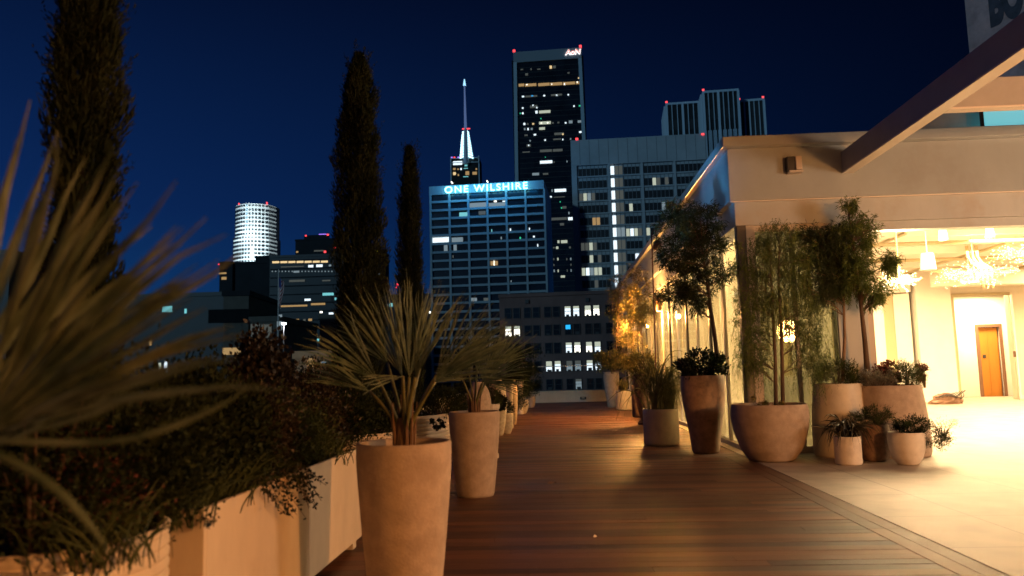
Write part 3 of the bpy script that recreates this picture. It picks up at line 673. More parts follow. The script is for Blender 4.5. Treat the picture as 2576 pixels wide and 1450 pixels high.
def cypress(px, Y, label, wpx_m, z0=.72, top=5.05, n=26000, lean=0, seed=1):
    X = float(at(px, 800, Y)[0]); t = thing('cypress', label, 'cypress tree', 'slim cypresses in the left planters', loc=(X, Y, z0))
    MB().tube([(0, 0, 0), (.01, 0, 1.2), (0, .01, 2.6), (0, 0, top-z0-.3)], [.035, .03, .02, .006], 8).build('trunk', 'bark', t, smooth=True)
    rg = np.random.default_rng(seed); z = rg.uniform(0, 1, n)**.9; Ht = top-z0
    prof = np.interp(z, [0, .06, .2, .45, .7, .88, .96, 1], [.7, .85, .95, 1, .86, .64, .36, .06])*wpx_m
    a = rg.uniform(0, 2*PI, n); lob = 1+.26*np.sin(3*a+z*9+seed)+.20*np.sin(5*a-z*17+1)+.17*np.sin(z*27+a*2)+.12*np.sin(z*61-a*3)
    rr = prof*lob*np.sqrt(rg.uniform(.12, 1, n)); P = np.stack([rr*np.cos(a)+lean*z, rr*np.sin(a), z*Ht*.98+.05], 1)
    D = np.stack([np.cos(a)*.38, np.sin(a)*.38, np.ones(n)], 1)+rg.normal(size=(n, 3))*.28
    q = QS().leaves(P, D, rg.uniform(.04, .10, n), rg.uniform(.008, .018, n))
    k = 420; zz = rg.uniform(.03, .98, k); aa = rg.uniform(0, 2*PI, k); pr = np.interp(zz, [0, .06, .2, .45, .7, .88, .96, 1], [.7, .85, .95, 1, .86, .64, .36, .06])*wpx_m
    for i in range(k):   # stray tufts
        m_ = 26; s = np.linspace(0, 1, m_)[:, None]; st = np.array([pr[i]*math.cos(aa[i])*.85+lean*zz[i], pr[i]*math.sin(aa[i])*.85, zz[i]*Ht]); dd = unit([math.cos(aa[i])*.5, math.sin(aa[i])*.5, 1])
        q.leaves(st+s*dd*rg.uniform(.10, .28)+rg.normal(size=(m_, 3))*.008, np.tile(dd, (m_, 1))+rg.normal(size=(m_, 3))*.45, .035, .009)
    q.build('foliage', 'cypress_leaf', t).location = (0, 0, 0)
    return t
def shrub(X, Y, z0, r, label, m, n, L, W, name='shrub', cat='shrub', group=None, twig='bark', nt=9, seed=0, up=.5, clump=.5, spiky=False, droop=0, stems=True):
    rg = np.random.default_rng(seed+100); t = thing(name, label, cat, group, loc=(X, Y, z0)); rx, ry, rz = r
    if stems:
        mb = MB()
        for i in range(nt):
            e1 = rg.normal(size=3)*[rx*.5, ry*.5, 0]+[0, 0, rz*rg.uniform(1.0, 1.75)]
            mb.tube([(e1[0]*.1, e1[1]*.1, -.03), (e1[0]*.5, e1[1]*.5, e1[2]*.55), e1], [.008+.004*rz, .006, .002], 5)
        mb.build('stems', twig, t)
    nc = max(8, int(n/90)); d = rg.normal(size=(nc, 3)); d /= np.linalg.norm(d, axis=1, keepdims=True); u = rg.uniform(.15, 1, nc)**(1/2.2)
    C = d*u[:, None]*[rx, ry, rz]; C[:, 2] = C[:, 2]+rz
    if spiky: C[:, 0] *= np.clip(1.35-C[:, 2]/(2*rz), .15, 1.3); C[:, 1] *= np.clip(1.35-C[:, 2]/(2*rz), .15, 1.3)
    idx = rg.integers(0, nc, n); s = clump*min(rx, rz)*.42
    P = C[idx]+rg.normal(size=(n, 3))*s; P[:, 2] = np.maximum(P[:, 2], -.02 if droop == 0 else -9)
    D = (P-[0, 0, rz*.5])*[1, 1, .6]; D = D/(np.linalg.norm(D, axis=1, keepdims=True)+1e-6)+rg.normal(size=(n, 3))*.7+[0, 0, up]
    QS().leaves(P, D, L*rg.uniform(.6, 1.3, n), W*rg.uniform(.7, 1.3, n), fold=droop).build('foliage', m, t).location = (0, 0, 0)
    return t
def grass(X, Y, z0, n, Hh, sp, label, m, wid=.010, seed=0, name='grass_clump', cat='grass plant', droop=1.0, group=None, base=.06):
    rg = np.random.default_rng(seed+500); t = thing(name, label, cat, group, loc=(X, Y, z0)); q = QS(); T = np.linspace(0, 1, 9)
    for i in range(n):
        a = rg.uniform(0, 2*PI); l = Hh*rg.uniform(.55, 1.15); out = sp*rg.uniform(.15, 1); b0 = rg.normal(size=2)*base; dp = droop*rg.uniform(.4, 1.2)
        pts = np.stack([b0[0]+math.cos(a)*out*T**1.5, b0[1]+math.sin(a)*out*T**1.5, l*T-dp*l*T**3.2], 1)
        q.strip(pts, wid*np.array([.7, .9, 1, 1, .95, .85, .65, .4, .08]), (math.cos(a+1.2), math.sin(a+1.2), .4))
    q.build('blades', m, t).location = (0, 0, 0)
    return t
def tree(X, Y, z0, trunkpts, blobs, n, L, W, label, m, name='potted_tree', cat='tree', seed=0, droop=.5, bark='bark', r0=.03, nb=26, clus=.12, extra=None, strands=0, slen=.5):
    """trunk polyline(s) and leaf clusters around blobs [(x,y,z,rx,ry,rz,weight)] in world metres"""
    rg = np.random.default_rng(seed+900); t = thing(name, label, cat, loc=(X, Y, z0)); o = np.array([X, Y, z0]); mb = MB()
    trunks = trunkpts if isinstance(trunkpts[0][0], (list, tuple, np.ndarray)) else [trunkpts]
    for tr in trunks: mb.tube([np.array(p)-o for p in tr], list(np.linspace(r0, r0*.35, len(tr))), 9)
    mb.build('trunk', bark, t, smooth=True)
    wts = np.array([b[6] for b in blobs], float); wts /= wts.sum(); br = MB(); q = QS()
    nc = max(20, n//42); bi = rg.choice(len(blobs), nc, p=wts); B = np.array([b[:6] for b in blobs])[bi]
    d = rg.normal(size=(nc, 3)); d /= np.linalg.norm(d, axis=1, keepdims=True); C = B[:, :3]+d*(rg.uniform(.05, 1, nc)**.45)[:, None]*B[:, 3:6]
    allp = np.concatenate([np.array([np.array(tr[i])*(1-s)+np.array(tr[i+1])*s for i in range(len(tr)-1) for s in (0, .25, .5, .75)]) for tr in trunks])
    for c in C[:nb*4]:
        dd = np.linalg.norm((allp-c)*[1, 1, .8]+np.array([0, 0, .15]), axis=1); s0 = allp[np.argmin(dd)]
        mid = (s0+c)/2+[0, 0, .04]+rg.normal(size=3)*.02; br.tube([s0-o, mid-o, c-o], [r0*.28, r0*.18, .003], 4)
    br.build('branches', bark, t)
    per = n//nc; idx = np.repeat(np.arange(nc), per); N = len(idx)
    ax = C-np.array([B[:, 0], B[:, 1], B[:, 2]-B[:, 5]*.4]).T; ax /= np.linalg.norm(ax, axis=1, keepdims=True)+1e-6
    u = rg.uniform(0, 1, N)[:, None]; P = C[idx]+ax[idx]*(u-.5)*clus+rg.normal(size=(N, 3))*clus*.22
    D = ax[idx]*.7+rg.normal(size=(N, 3))*.75+np.array([0, 0, -droop])
    q.leaves(P-o, D, L*rg.uniform(.6, 1.25, N), W*rg.uniform(.7, 1.2, N), fold=.12)
    if strands:
        bi = rg.choice(len(blobs), strands, p=wts); B = np.array([b[:6] for b in blobs])[bi]
        d = rg.normal(size=(strands, 3)); d /= np.linalg.norm(d, axis=1, keepdims=True); S = B[:, :3]+d*(rg.uniform(.1, 1, strands)**.5)[:, None]*B[:, 3:6]
        for s0 in S:
            l = slen*rg.uniform(.5, 1.3); k = 30; tt = np.linspace(0, 1, k)[:, None]; out = rg.normal(size=3)*[.35, .35, 0]
            pp = s0+out*l*(tt-.4*tt**2)+np.array([0, 0, -1.0])*l*tt**1.5+rg.normal(size=(k, 3))*.004
            q.leaves(pp-o, np.tile(out*.6+np.array([0, 0, -1.0]), (k, 1))+rg.normal(size=(k, 3))*.45, L*.8, W*.7)
    q.build('foliage', m, t).location = (0, 0, 0)
    return t

# cypresses
cypress(196, 3.75, 'thickest cypress, out of focus and cut off by the top of the picture', .132, n=30000, seed=3)
cypress(905, 8.7, 'full height slim cypress standing left of the lit office blocks', .245, top=5.14, n=42000, seed=4)
cypress(1034, 11.9, 'shorter slim cypress beside the white lattice office block', .165, top=4.96, n=26000, seed=5)

# front palm in first pot
def palm(base, Y, hubs, label, m, name='fan_palm', r=.012, trunk=True, wid=.022, seed=0, spreadn=30, trh=.14, trr=.07):
    B = np.array(base); t = thing(name, label, 'palm', loc=B)
    if trunk:
        MB().lathe([(trr, -.06), (trr*1.05, 0), (trr*.9, trh*.5), (trr*.7, trh)], 12, wob=.2).build('trunk', 'palm_fiber', t, smooth=True)
        mb = MB(); rg = np.random.default_rng(seed)
        for i in range(16):
            a = rg.uniform(0, 2*PI); mb.tube([(math.cos(a)*trr*.9, math.sin(a)*trr*.9, .0), (math.cos(a)*trr*1.1, math.sin(a)*trr*1.1, trh*.7), (math.cos(a)*trr*1.35, math.sin(a)*trr*1.35, trh*rg.uniform(.9, 1.7))], [.014, .009, .002], 5)
        mb.build('fibres', 'palm_fiber', t)
    for i, (hx, hy, hd, tx, ty, td, spread, n) in enumerate(hubs):
        hb = at(hx, hy, Y+hd); tp = at(tx, ty, Y+td)
        pm = MB(); petiole(pm, np.array([(hb[0]-B[0])*.08, (hb[1]-B[1])*.12, trh*.55 if trunk else 0]), hb-B, r*1.25, r*.7); pm.build('petiole', 'petiole', t, smooth=True)
        vn = unit(O-hb); nrm = vn+np.array([RNG.normal()*.25, 0, .35+RNG.normal()*.15])
        fan(hb, tp, nrm, n, spread, t, m, seed*50+i, wid=wid)
    return t
palm((-.93, 4.74, .87), 4.74, [
    (1030, 949, .00, 1036, 672, .12, 24, 20), (1012, 946, .06, 918, 700, .10, 20, 17), (1056, 928, .20, 1118, 700, .32, 20, 16), (1096, 956, .0, 1262, 752, -.05, 27, 22),
    (1094, 962, -.10, 1285, 862, -.24, 20, 16), (950, 956, -.05, 778, 802, -.12, 25, 20), (930, 985, .12, 770, 905, .05, 18, 13), (1014, 948, -.12, 898, 964, -.3, 13, 8), (1044, 950, -.2, 1098, 800, -.40, 18, 13),
    (975, 915, .3, 868, 775, .45, 26, 14), (1098, 945, .12, 1300, 800, .1, 20, 17)],
    'big fan palm with narrow grey-green blades in the front pot', 'palm_leaf', r=.013, wid=.0155, seed=2, trh=.22, trr=.062)
palm((-.93, 8.8, .86), 8.8, [
    (1214, 962, .0, 1330, 880, -.1, 46, 24), (1214, 958, .1, 1265, 790, .1, 34, 24), (1214, 966, -.15, 1338, 935, -.35, 26, 14), (1180, 942, .1, 1150, 840, .1, 40, 20), (1165, 958, -.1, 1100, 905, -.25, 40, 16), (1200, 930, .3, 1215, 790, .45, 34, 18), (1240, 925, .2, 1330, 810, .3, 30, 18)],
    'smaller fan palm in the second tall pot', 'palm_leaf', r=.013, wid=.015, seed=3, trh=.18, trr=.06)
# out-of-focus foreground palm: hub beyond the left edge
Bq = np.array([-1.62, 1.55, .60])
fp = thing('fan_palm', 'huge blurred fan palm spreading in from the left edge close to the camera', 'palm', loc=Bq)
MB().lathe([(.07, -.1), (.075, 0), (.06, .15), (.05, .3)], 12).build('trunk', 'palm_fiber', fp, smooth=True)
for i, (hx, hy, Y, tx, ty, tY, spread, n) in enumerate(((-60, 1110, 1.42, 520, 430, 1.40, 25, 13), (-60, 1100, 1.5, 640, 640, 1.45, 17, 11), (-110, 1050, 1.62, 210, 300, 1.7, 24, 10), (-60, 1140, 1.36, 395, 955, 1.36, 6, 3))):
    hb = at(hx, hy, Y); tp = at(tx, ty, tY)
    pm = MB(); petiole(pm, np.array([0, 0, .2]), hb-Bq, .014, .009); pm.build('petiole', 'petiole', fp, smooth=True)
    fan(hb, tp, unit(O-hb)+np.array([.1, 0, .3]), n, spread, fp, 'palm_leaf_near', 700+i, wid=.029, lenvar=.16, droop=.06, solid=1)
def arc(pts, Y, wd):
    P = [at(x, y_, Y) for x, y_ in pts]; T = np.linspace(0, len(P)-1, 14); pp = np.array([[np.interp(t_, range(len(P)), [p[k] for p in P]) for k in range(3)] for t_ in T])
    pp[1:-1] = (pp[:-2]+pp[1:-1]*2+pp[2:])/4; ww = wd*np.concatenate([np.ones(9), np.linspace(.95, .2, 5)]); QS().strip(pp, ww, unit(O-pp[5])).build('bent_blade', 'palm_leaf_near', fp, origin=Bq)
arc([(-120, 1100), (0, 1108), (200, 1118), (330, 1108), (450, 1070), (560, 1020), (625, 975)], 1.5, .014)
arc([(-60, 1120), (0, 1147), (90, 1190), (170, 1255), (235, 1330), (275, 1390)], 1.3, .014)

# hedge plants on the left
HG = 'mixed shrubs in the left planters'
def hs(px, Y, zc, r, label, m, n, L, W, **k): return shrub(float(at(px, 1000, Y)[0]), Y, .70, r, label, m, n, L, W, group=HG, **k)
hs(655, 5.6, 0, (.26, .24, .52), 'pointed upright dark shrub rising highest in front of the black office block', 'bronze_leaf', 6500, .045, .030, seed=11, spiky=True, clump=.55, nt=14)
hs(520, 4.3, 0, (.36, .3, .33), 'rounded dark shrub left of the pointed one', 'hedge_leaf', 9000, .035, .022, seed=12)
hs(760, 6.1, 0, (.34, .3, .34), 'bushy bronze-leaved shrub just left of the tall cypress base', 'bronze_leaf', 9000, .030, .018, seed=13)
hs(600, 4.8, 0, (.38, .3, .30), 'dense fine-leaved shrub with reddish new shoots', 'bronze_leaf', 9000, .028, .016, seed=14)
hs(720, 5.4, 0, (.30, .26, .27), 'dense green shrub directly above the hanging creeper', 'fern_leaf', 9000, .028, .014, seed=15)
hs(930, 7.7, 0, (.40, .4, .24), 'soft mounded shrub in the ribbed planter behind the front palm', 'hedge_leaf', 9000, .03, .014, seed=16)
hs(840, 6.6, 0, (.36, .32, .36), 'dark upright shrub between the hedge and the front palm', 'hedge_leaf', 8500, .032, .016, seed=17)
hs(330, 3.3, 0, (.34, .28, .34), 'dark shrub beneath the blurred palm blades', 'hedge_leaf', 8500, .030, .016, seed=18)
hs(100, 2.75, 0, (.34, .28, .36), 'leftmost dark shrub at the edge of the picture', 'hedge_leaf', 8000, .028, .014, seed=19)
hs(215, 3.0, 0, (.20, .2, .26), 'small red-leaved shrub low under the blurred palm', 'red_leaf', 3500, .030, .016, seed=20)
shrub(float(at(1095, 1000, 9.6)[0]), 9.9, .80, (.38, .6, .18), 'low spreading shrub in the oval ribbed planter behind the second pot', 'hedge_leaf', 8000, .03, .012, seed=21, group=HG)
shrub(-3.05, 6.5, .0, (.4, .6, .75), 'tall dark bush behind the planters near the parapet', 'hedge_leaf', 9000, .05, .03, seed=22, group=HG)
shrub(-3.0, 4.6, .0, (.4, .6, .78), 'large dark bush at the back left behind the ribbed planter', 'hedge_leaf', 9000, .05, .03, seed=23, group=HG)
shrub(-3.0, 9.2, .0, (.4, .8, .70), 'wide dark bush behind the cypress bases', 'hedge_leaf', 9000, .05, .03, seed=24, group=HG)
# feathery low grass tufts along the planter
for i, (px, py_, Y, n, lab) in enumerate(((250, 0, 2.75, 150, 'feathery olive grass tuft in the nearest ribbed planter'), (420, 0, 3.45, 190, 'feathery olive grass tuft at the planter corner'), (545, 0, 4.0, 190, 'feathery olive grass tuft left of the hanging creeper'), (620, 0, 4.5, 150, 'short feathery tuft beside the hanging creeper'), (810, 0, 5.8, 120, 'twiggy grass tuft above the far planter end'))):
    grass(float(at(px, 1100, Y)[0]), Y, .70, n, .34, .26, lab, 'fern_leaf', .0075, seed=i, droop=.45, group='feathery tufts along the planters', base=.10)
# hanging creeper
P = atX(690, 1200, PF+.02); t = thing('hanging_creeper', 'dark small-leaved creeper spilling over the cream planter edge', 'creeper', loc=P); rg = np.random.default_rng(5); mb = MB(); q = QS()
for i in range(26):
    s0 = atX(rg.uniform(610, 740), 1190, PF-.04)-P; s0[2] = .79-P[2]; l = rg.uniform(.08, .34); e1 = np.array([rg.uniform(.01, .09), rg.uniform(-.02, .22), -l]); m1 = s0+np.array([.07, 0, .04])
    pts = [s0, m1, m1+e1*.5, m1+e1+[.01, .03, .03]]; mb.tube(pts, .0018, 4)
    for k_ in range(26):
        u = rg.uniform(0, 3); j = min(2, int(u)); c = pts[j]+(pts[j+1]-pts[j])*(u-j); q.leaves([c+rg.normal(size=3)*.006], [rg.normal(size=3)+[.3, 0, 0]], .026, .018)
for (x0, y0, x1, y1) in ((735, 1195, 768, 1245), (742, 1185, 770, 1205), (500, 1300, 548, 1292), (520, 1312, 545, 1305)):
    a = atX(x0, y0, PF+.03)-P; b_ = atX(x1, y1, PF+.08)-P; mb.tube([a, (a+b_)/2+[0, 0, -.02], b_], .002, 4)
    for k_ in range(16): c = a+(b_-a)*rg.uniform(0, 1)+[0, 0, -.012]; q.leaves([c], [rg.normal(size=3)], .024, .012)
mb.build('stems', 'bark', t); q.build('leaves', 'creeper_leaf', t).location = (0, 0, 0)
P = atX(1082, 1072, PF+.25); shrub(PF+.22, 8.9, .74, (.10, .16, .05), 'little sprig hanging over the oval ribbed planter', 'creeper_leaf', 500, .03, .018, seed=31, droop=.5, nt=3)
# shrubs in the left-hand far pots
shrub(float(gp(1272, 1094)[0]), 17.42, .42, (.19, .18, .17), 'twiggy flat-topped bush in the nearest small round pot', 'hedge_leaf', 2200, .03, .012, seed=41, twig='bark_pale', nt=16)
shrub(float(gp(1312, 1042)[0]), 25.8, .42, (.36, .3, .30), 'dark rounded bush in the middle small round pot', 'hedge_leaf', 2500, .05, .022, seed=42)
shrub(float(gp(1335, 1026)[0]), 30.1, .40, (.36, .3, .34), 'dark bush in the farthest small round pot', 'hedge_leaf', 2500, .05, .022, seed=43)
shrub(onray(1236, 12.6), 12.6, .80, (.15, .15, .20), 'wispy shrub in the pale fluted planter', 'fern_leaf', 2000, .045, .010, seed=44)
shrub(onray(1281, 19.2), 19.2, 1.02, (.22, .2, .14), 'leafy shrub on the slender pedestal urn', 'hedge_leaf', 2200, .05, .022, seed=45)
shrub(onray(1311, 25.5), 25.5, 1.0, (.30, .3, .26), 'trailing leafy shrub in the farthest urn', 'hedge_leaf', 2600, .06, .03, seed=46)
shrub(onray(1315, 29.0), 29.0, .9, (.7, .7, .75), 'big dark bush behind the far end of the jar row', 'hedge_leaf', 3500, .09, .035, seed=47)
shrub(onray(1254, 15.4), 15.4, .62, (.12, .2, .17), 'dark shrub filling the gap between the fluted planter and wide jar', 'hedge_leaf', 3500, .04, .018, seed=49)
shrub(onray(1300, 23.4), 23.2, .2, (.3, .4, .42), 'dark shrub in front of the farthest urn', 'hedge_leaf', 3000, .05, .022, seed=50)
shrub(onray(1190, 13.8), 13.8, .5, (.35, .5, .35), 'shadowy shrub between the nearest jar and the hedge', 'hedge_leaf', 5000, .04, .016, seed=48)

# right-hand trees
def bl(px, py, Y, rx, ry, wt, dy=None): p = at(px, py, Y); return (p[0], p[1], p[2], rx/F*Y, (dy or rx)/F*Y, ry/F*Y, wt)
Y1 = 12.75; b0 = np.array([2.36, Y1, 1.16])
tree(2.36, Y1, 1.16, [at(1808, 935, Y1), at(1800, 860, Y1), at(1790, 790, Y1), at(1778, 700, Y1), at(1762, 600, Y1)],
     [bl(1712, 555, Y1, 55, 45, 1.2), bl(1770, 560, Y1, 45, 40, .8), bl(1715, 625, Y1, 60, 60, 1.3), bl(1790, 620, Y1, 45, 50, .6), bl(1740, 700, Y1, 60, 55, 1), bl(1700, 740, Y1, 45, 25, .4), bl(1745, 760, Y1, 35, 25, .4), bl(1820, 690, Y1, 30, 40, .3)],
     11500, .12, .015, 'slender tree with long narrow leaves and leaning trunk beside the dark corner post', 'tree_leaf', seed=1, droop=.25, r0=.042, clus=.16, nb=22)
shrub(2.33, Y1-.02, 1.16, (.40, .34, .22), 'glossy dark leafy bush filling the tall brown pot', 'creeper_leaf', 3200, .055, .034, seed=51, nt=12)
Y2 = 11.55
tree(3.05, Y2, .74, [[at(1952, 1032, Y2), at(1950, 900, Y2), at(1945, 800, Y2), at(1940, 700, Y2), at(1935, 620, Y2)], [at(1970, 1032, Y2), at(1966, 850, Y2), at(1958, 700, Y2), at(1962, 580, Y2)]],
     [bl(1955, 590, Y2, 60, 45, .6), bl(1900, 650, Y2, 55, 60, .9), bl(2000, 650, Y2, 50, 60, .8), bl(1900, 770, Y2, 60, 80, 1.1), bl(2010, 780, Y2, 55, 80, 1.0), bl(1890, 880, Y2, 45, 60, .8), bl(2040, 880, Y2, 50, 60, .7), bl(1950, 720, Y2, 60, 90, .6)],
     6500, .06, .010, 'weeping feathery tree with two stems in the wide bowl', 'willow_leaf', seed=2, droop=.8, r0=.030, clus=.12, nb=16, strands=1050, slen=.46)
shrub(3.05, Y2, .74, (.26, .24, .08), 'twiggy leaf litter growth around the weeping tree stems', 'bamboo_leaf', 700, .04, .012, seed=52, nt=8)
Y3 = 12.02
tree(4.22, Y3, 1.0, [at(2120, 960, Y3), at(2125, 850, Y3), at(2122, 740, Y3), at(2115, 640, Y3)],
     [bl(2055, 640, Y3, 50, 45, 1), bl(2090, 600, Y3, 45, 35, .8), bl(2060, 720, Y3, 55, 50, 1), bl(2105, 690, Y3, 40, 45, .8), bl(2040, 590, Y3, 35, 25, .4)],
     9000, .08, .012, 'dense leafy tree standing just left of the dark trunked tree', 'tree_leaf', seed=3, droop=.6, bark='bark_pale', r0=.030, clus=.13, strands=350, slen=.25)
shrub(4.22, Y3, 1.0, (.32, .3, .20), 'soft olive bush in the tall pale pot behind the bowl', 'fern_leaf', 3200, .06, .010, seed=53)
Y4 = 11.95
tree(4.93, Y4, .97, [at(2182, 935, Y4), at(2176, 860, Y4), at(2165, 760, Y4), at(2150, 660, Y4), at(2142, 560, Y4)],
     [bl(2143, 520, Y4, 20, 25, .4), bl(2120, 580, Y4, 35, 35, .7), bl(2180, 580, Y4, 25, 40, .6), bl(2150, 650, Y4, 50, 55, 1.5), bl(2235, 660, Y4, 22, 30, .5), bl(2120, 710, Y4, 30, 35, .5), bl(2195, 730, Y4, 45, 35, .8)],
     9000, .09, .013, 'dark trunked tree with drooping leaf clusters against the glowing hall', 'willow_leaf', seed=4, droop=.9, r0=.044, clus=.13, nb=18, strands=160, slen=.22)
shrub(4.72, Y4-.12, .97, (.28, .24, .14), 'grey-leaved cushion plant in the broad barrel pot', 'grey_leaf', 3600, .035, .009, seed=54)
shrub(5.02, Y4+.10, 1.0, (.18, .16, .18), 'dark red leafy plant at the back of the barrel pot', 'red_leaf', 1500, .05, .030, seed=55)
shrub(5.18, Y4-.10, .97, (.22, .2, .19), 'bright green feathery plant on the right of the barrel pot', 'fern_leaf', 3200, .055, .007, seed=56, droop=.1)
shrub(5.50, Y4+.05, 1.0, (.09, .1, .17), 'small red sprig leaning past the barrel pot rim', 'red_leaf', 450, .04, .024, seed=57)
grass(3.93, 10.95, .34, 90, .55, .46, 'dark strappy plant spilling over the small white pot', 'dark_blade', .026, seed=21, droop=1.15, cat='plant', name='spider_plant', base=.04)
shrub(4.42, 11.3, .46, (.30, .22, .14), 'fine ferny plant in the small dark pot', 'fern_leaf', 3600, .045, .006, seed=58)
shrub(4.78, 10.82, .38, (.26, .2, .12), 'dark green mound in the small cream pot', 'hedge_leaf', 4200, .035, .008, seed=59)
shrub(5.02, 10.76, .20, (.20, .16, .14), 'asparagus-like spray trailing right of the small cream pot', 'hedge_leaf', 2600, .035, .006, seed=60, up=-.3, stems=False)
tag(shrub(5.15, 10.86, .32, (.22, .16, .16), 'wispy bronze fronds rising above the trailing spray', 'bamboo_leaf', 500, .035, .004, seed=61, up=.4, nt=6))
# grasses and bamboo along the glass wall
grass(1.80, 14.2, .58, 120, 1.75, .95, 'broad arching grass spilling from the glossy cream pot', 'grass_blade', .020, seed=11, droop=.95, base=.09)
grass(2.05, 14.35, .58, 300, 1.15, .50, 'fine golden grass on the right of the glossy cream pot', 'grass_blade', .007, seed=12, droop=.6, base=.07)
grass(2.27, 26.6, .6, 120, .55, .30, 'short bronze grass in the small far cylinder pot', 'bamboo_leaf', .012, seed=13, droop=.3)
Y5 = 19.5
shrub(2.12, Y5, 1.18, (.42, .38, .30), 'leafy golden-lit bush in the tall dark vase', 'bamboo_leaf', 3000, .055, .03, seed=62, nt=12)
tree(2.2, Y5+.4, 1.15, [at(1622, 940, Y5), at(1615, 850, Y5), at(1604, 760, Y5), at(1592, 690, Y5)],
     [bl(1605, 730, Y5, 32, 40, 1), bl(1625, 790, Y5, 30, 35, 1), bl(1590, 800, Y5, 30, 40, 1), bl(1640, 770, Y5, 18, 18, .5), bl(1600, 690, Y5, 20, 20, .3)], 4200, .10, .011, 'bamboo with leaves glowing orange in front of the cylinder lamps', 'bamboo_leaf', name='bamboo', cat='bamboo', seed=5, droop=.3, bark='bark_pale', r0=.014, clus=.2)
Y6 = 28.7
tree(2.02, Y6, 1.22, [at(1548, 940, Y6), at(1551, 850, Y6), at(1556, 780, Y6), at(1560, 700, Y6)],
     [bl(1560, 720, Y6, 28, 35, 1), bl(1548, 780, Y6, 24, 45, 1), bl(1575, 770, Y6, 26, 45, 1), bl(1570, 840, Y6, 28, 35, .8)], 4200, .13, .014, 'farthest bamboo in the tall pot by the end parapet', 'bamboo_leaf', name='bamboo', cat='bamboo', seed=6, droop=.4, bark='bark_pale', r0=.02, clus=.28)
shrub(2.05, Y6-.3, 1.25, (.62, .5, .42), 'low leafy bush around the farthest tall pot', 'bamboo_leaf', 3200, .08, .045, seed=63)
pot('cyl', 'pot_brown', 2.42, 22.5, .28, .9, 'brown cylinder pot half hidden behind the dark vase')
tree(2.42, 22.5, .85, [at(1590, 960, 22.5), at(1594, 850, 22.5), at(1590, 740, 22.5)],
     [bl(1585, 760, 22.5, 26, 45, 1), bl(1600, 830, 22.5, 28, 45, 1), bl(1580, 880, 22.5, 30, 30, .8)], 4200, .10, .012, 'bamboo between the dark vase and the far pots', 'bamboo_leaf', name='bamboo', cat='bamboo', seed=7, droop=.3, bark='bark_pale', r0=.016, clus=.22)

# ------------------------------------------------------------------ city
class Facade:
    """vertical plane through two picture columns at given depths"""
    def __init__(s, pxL, YL, pxR, YR, pyref):
        s.a = at(pxL, pyref, YL); s.b = at(pxR, pyref, YR); s.u = s.b-s.a; s.u[2] = 0; s.w = np.linalg.norm(s.u); s.u /= s.w; s.n = np.array([s.u[1], -s.u[0], 0])
    def st(s, px, py):
        d = ray(px, py); t = ((s.a-O)@s.n)/(d@s.n); P = O+d*t; return float((P-s.a)@s.u), float(P[2])
    def axes(s): return (s.u, -s.n, (0, 0, 1))
GZ = -45.0
def cbuild(name, label, fc, cat='building', group=None):
    t = thing(name, label, cat, group, loc=(fc.a[0], fc.a[1], GZ)); t.rotation_euler = (0, 0, math.atan2(fc.u[1], fc.u[0])); t['_'] = 0; del t['_']; return t
def fb(mb, s0, s1, z0, z1, d0=0, d1=.2): return mb.box((s0, -d1, z0-GZ), (s1, -d0, z1-GZ))   # local box on facade; d outward
def lit(t, fc, x0, y0, x1, y1, m, d=.25, name='lit_window_or_wall'):
    s0, zt = fc.st(x0, y0); s1, zb = fc.st(x1, y1); _, zt2 = fc.st(x1, y0); _, zb0 = fc.st(x0, y1)
    return fb(MB(), s0, s1, (zb+zb0)/2, (zt+zt2)/2, -.05, d).build(name, m, t)

# lattice office block with the neon sign
fc = Facade(1081, 252, 1372, 249, 600); t = cbuild('lattice_office_block', 'pale grid-fronted office block carrying the glowing blue rooftop words', fc)
s1 = fc.w; _, zt = fc.st(1226, 459)
zt = fc.st(1081, 470)[1]
xs = [1081, 1090] ; 
z3 = lambda x, y_: ((1560+x*.3448)/1.4907, (640+y_*.3448)/1.4907)
_, zr0 = fc.st(*z3(265, 262)); _, zr1 = fc.st(*z3(265, 326)); _, zr2 = fc.st(*z3(265, 348)); pitch = (fc.st(*z3(270, 262))[1]-fc.st(*z3(280, 1180))[1])/10.0
winh = pitch*.74; MB_ = fb(MB(), 0, s1, GZ, zt, -28, -1.0); MB_.build('body', 'dark_glazing', t)
gr = fb(MB(), 0, s1, zr0, zt, -1, .0)
edges = [fc.st(*z3(x, 400))[0] for x in (147, 167, 352, 374, 558, 580, 765, 786, 972, 994, 1181, 1202, 1388, 1408)]
nrow = 22
for i in range(nrow): fb(gr, 0, s1, zr0-pitch*i-pitch, zr0-pitch*i-winh, -1, .0)
for k_ in range(7): fb(gr, edges[2*k_], edges[2*k_+1], GZ, zr0, -1, .12)
gr.build('grid_frame', 'lattice', t)
for i in range(13):
    for k_ in range(6): fb(MB(), edges[2*k_+1]+.02, edges[2*k_+2]-.02, zr0-pitch*i-winh+.02, zr0-pitch*i-.02, -.92, -.72).build('window', 'dark_glazing', t)
def lw(a, b_, c, d, m): lit(t, fc, *z3(a, b_), *z3(c, d), m, d=-.5)
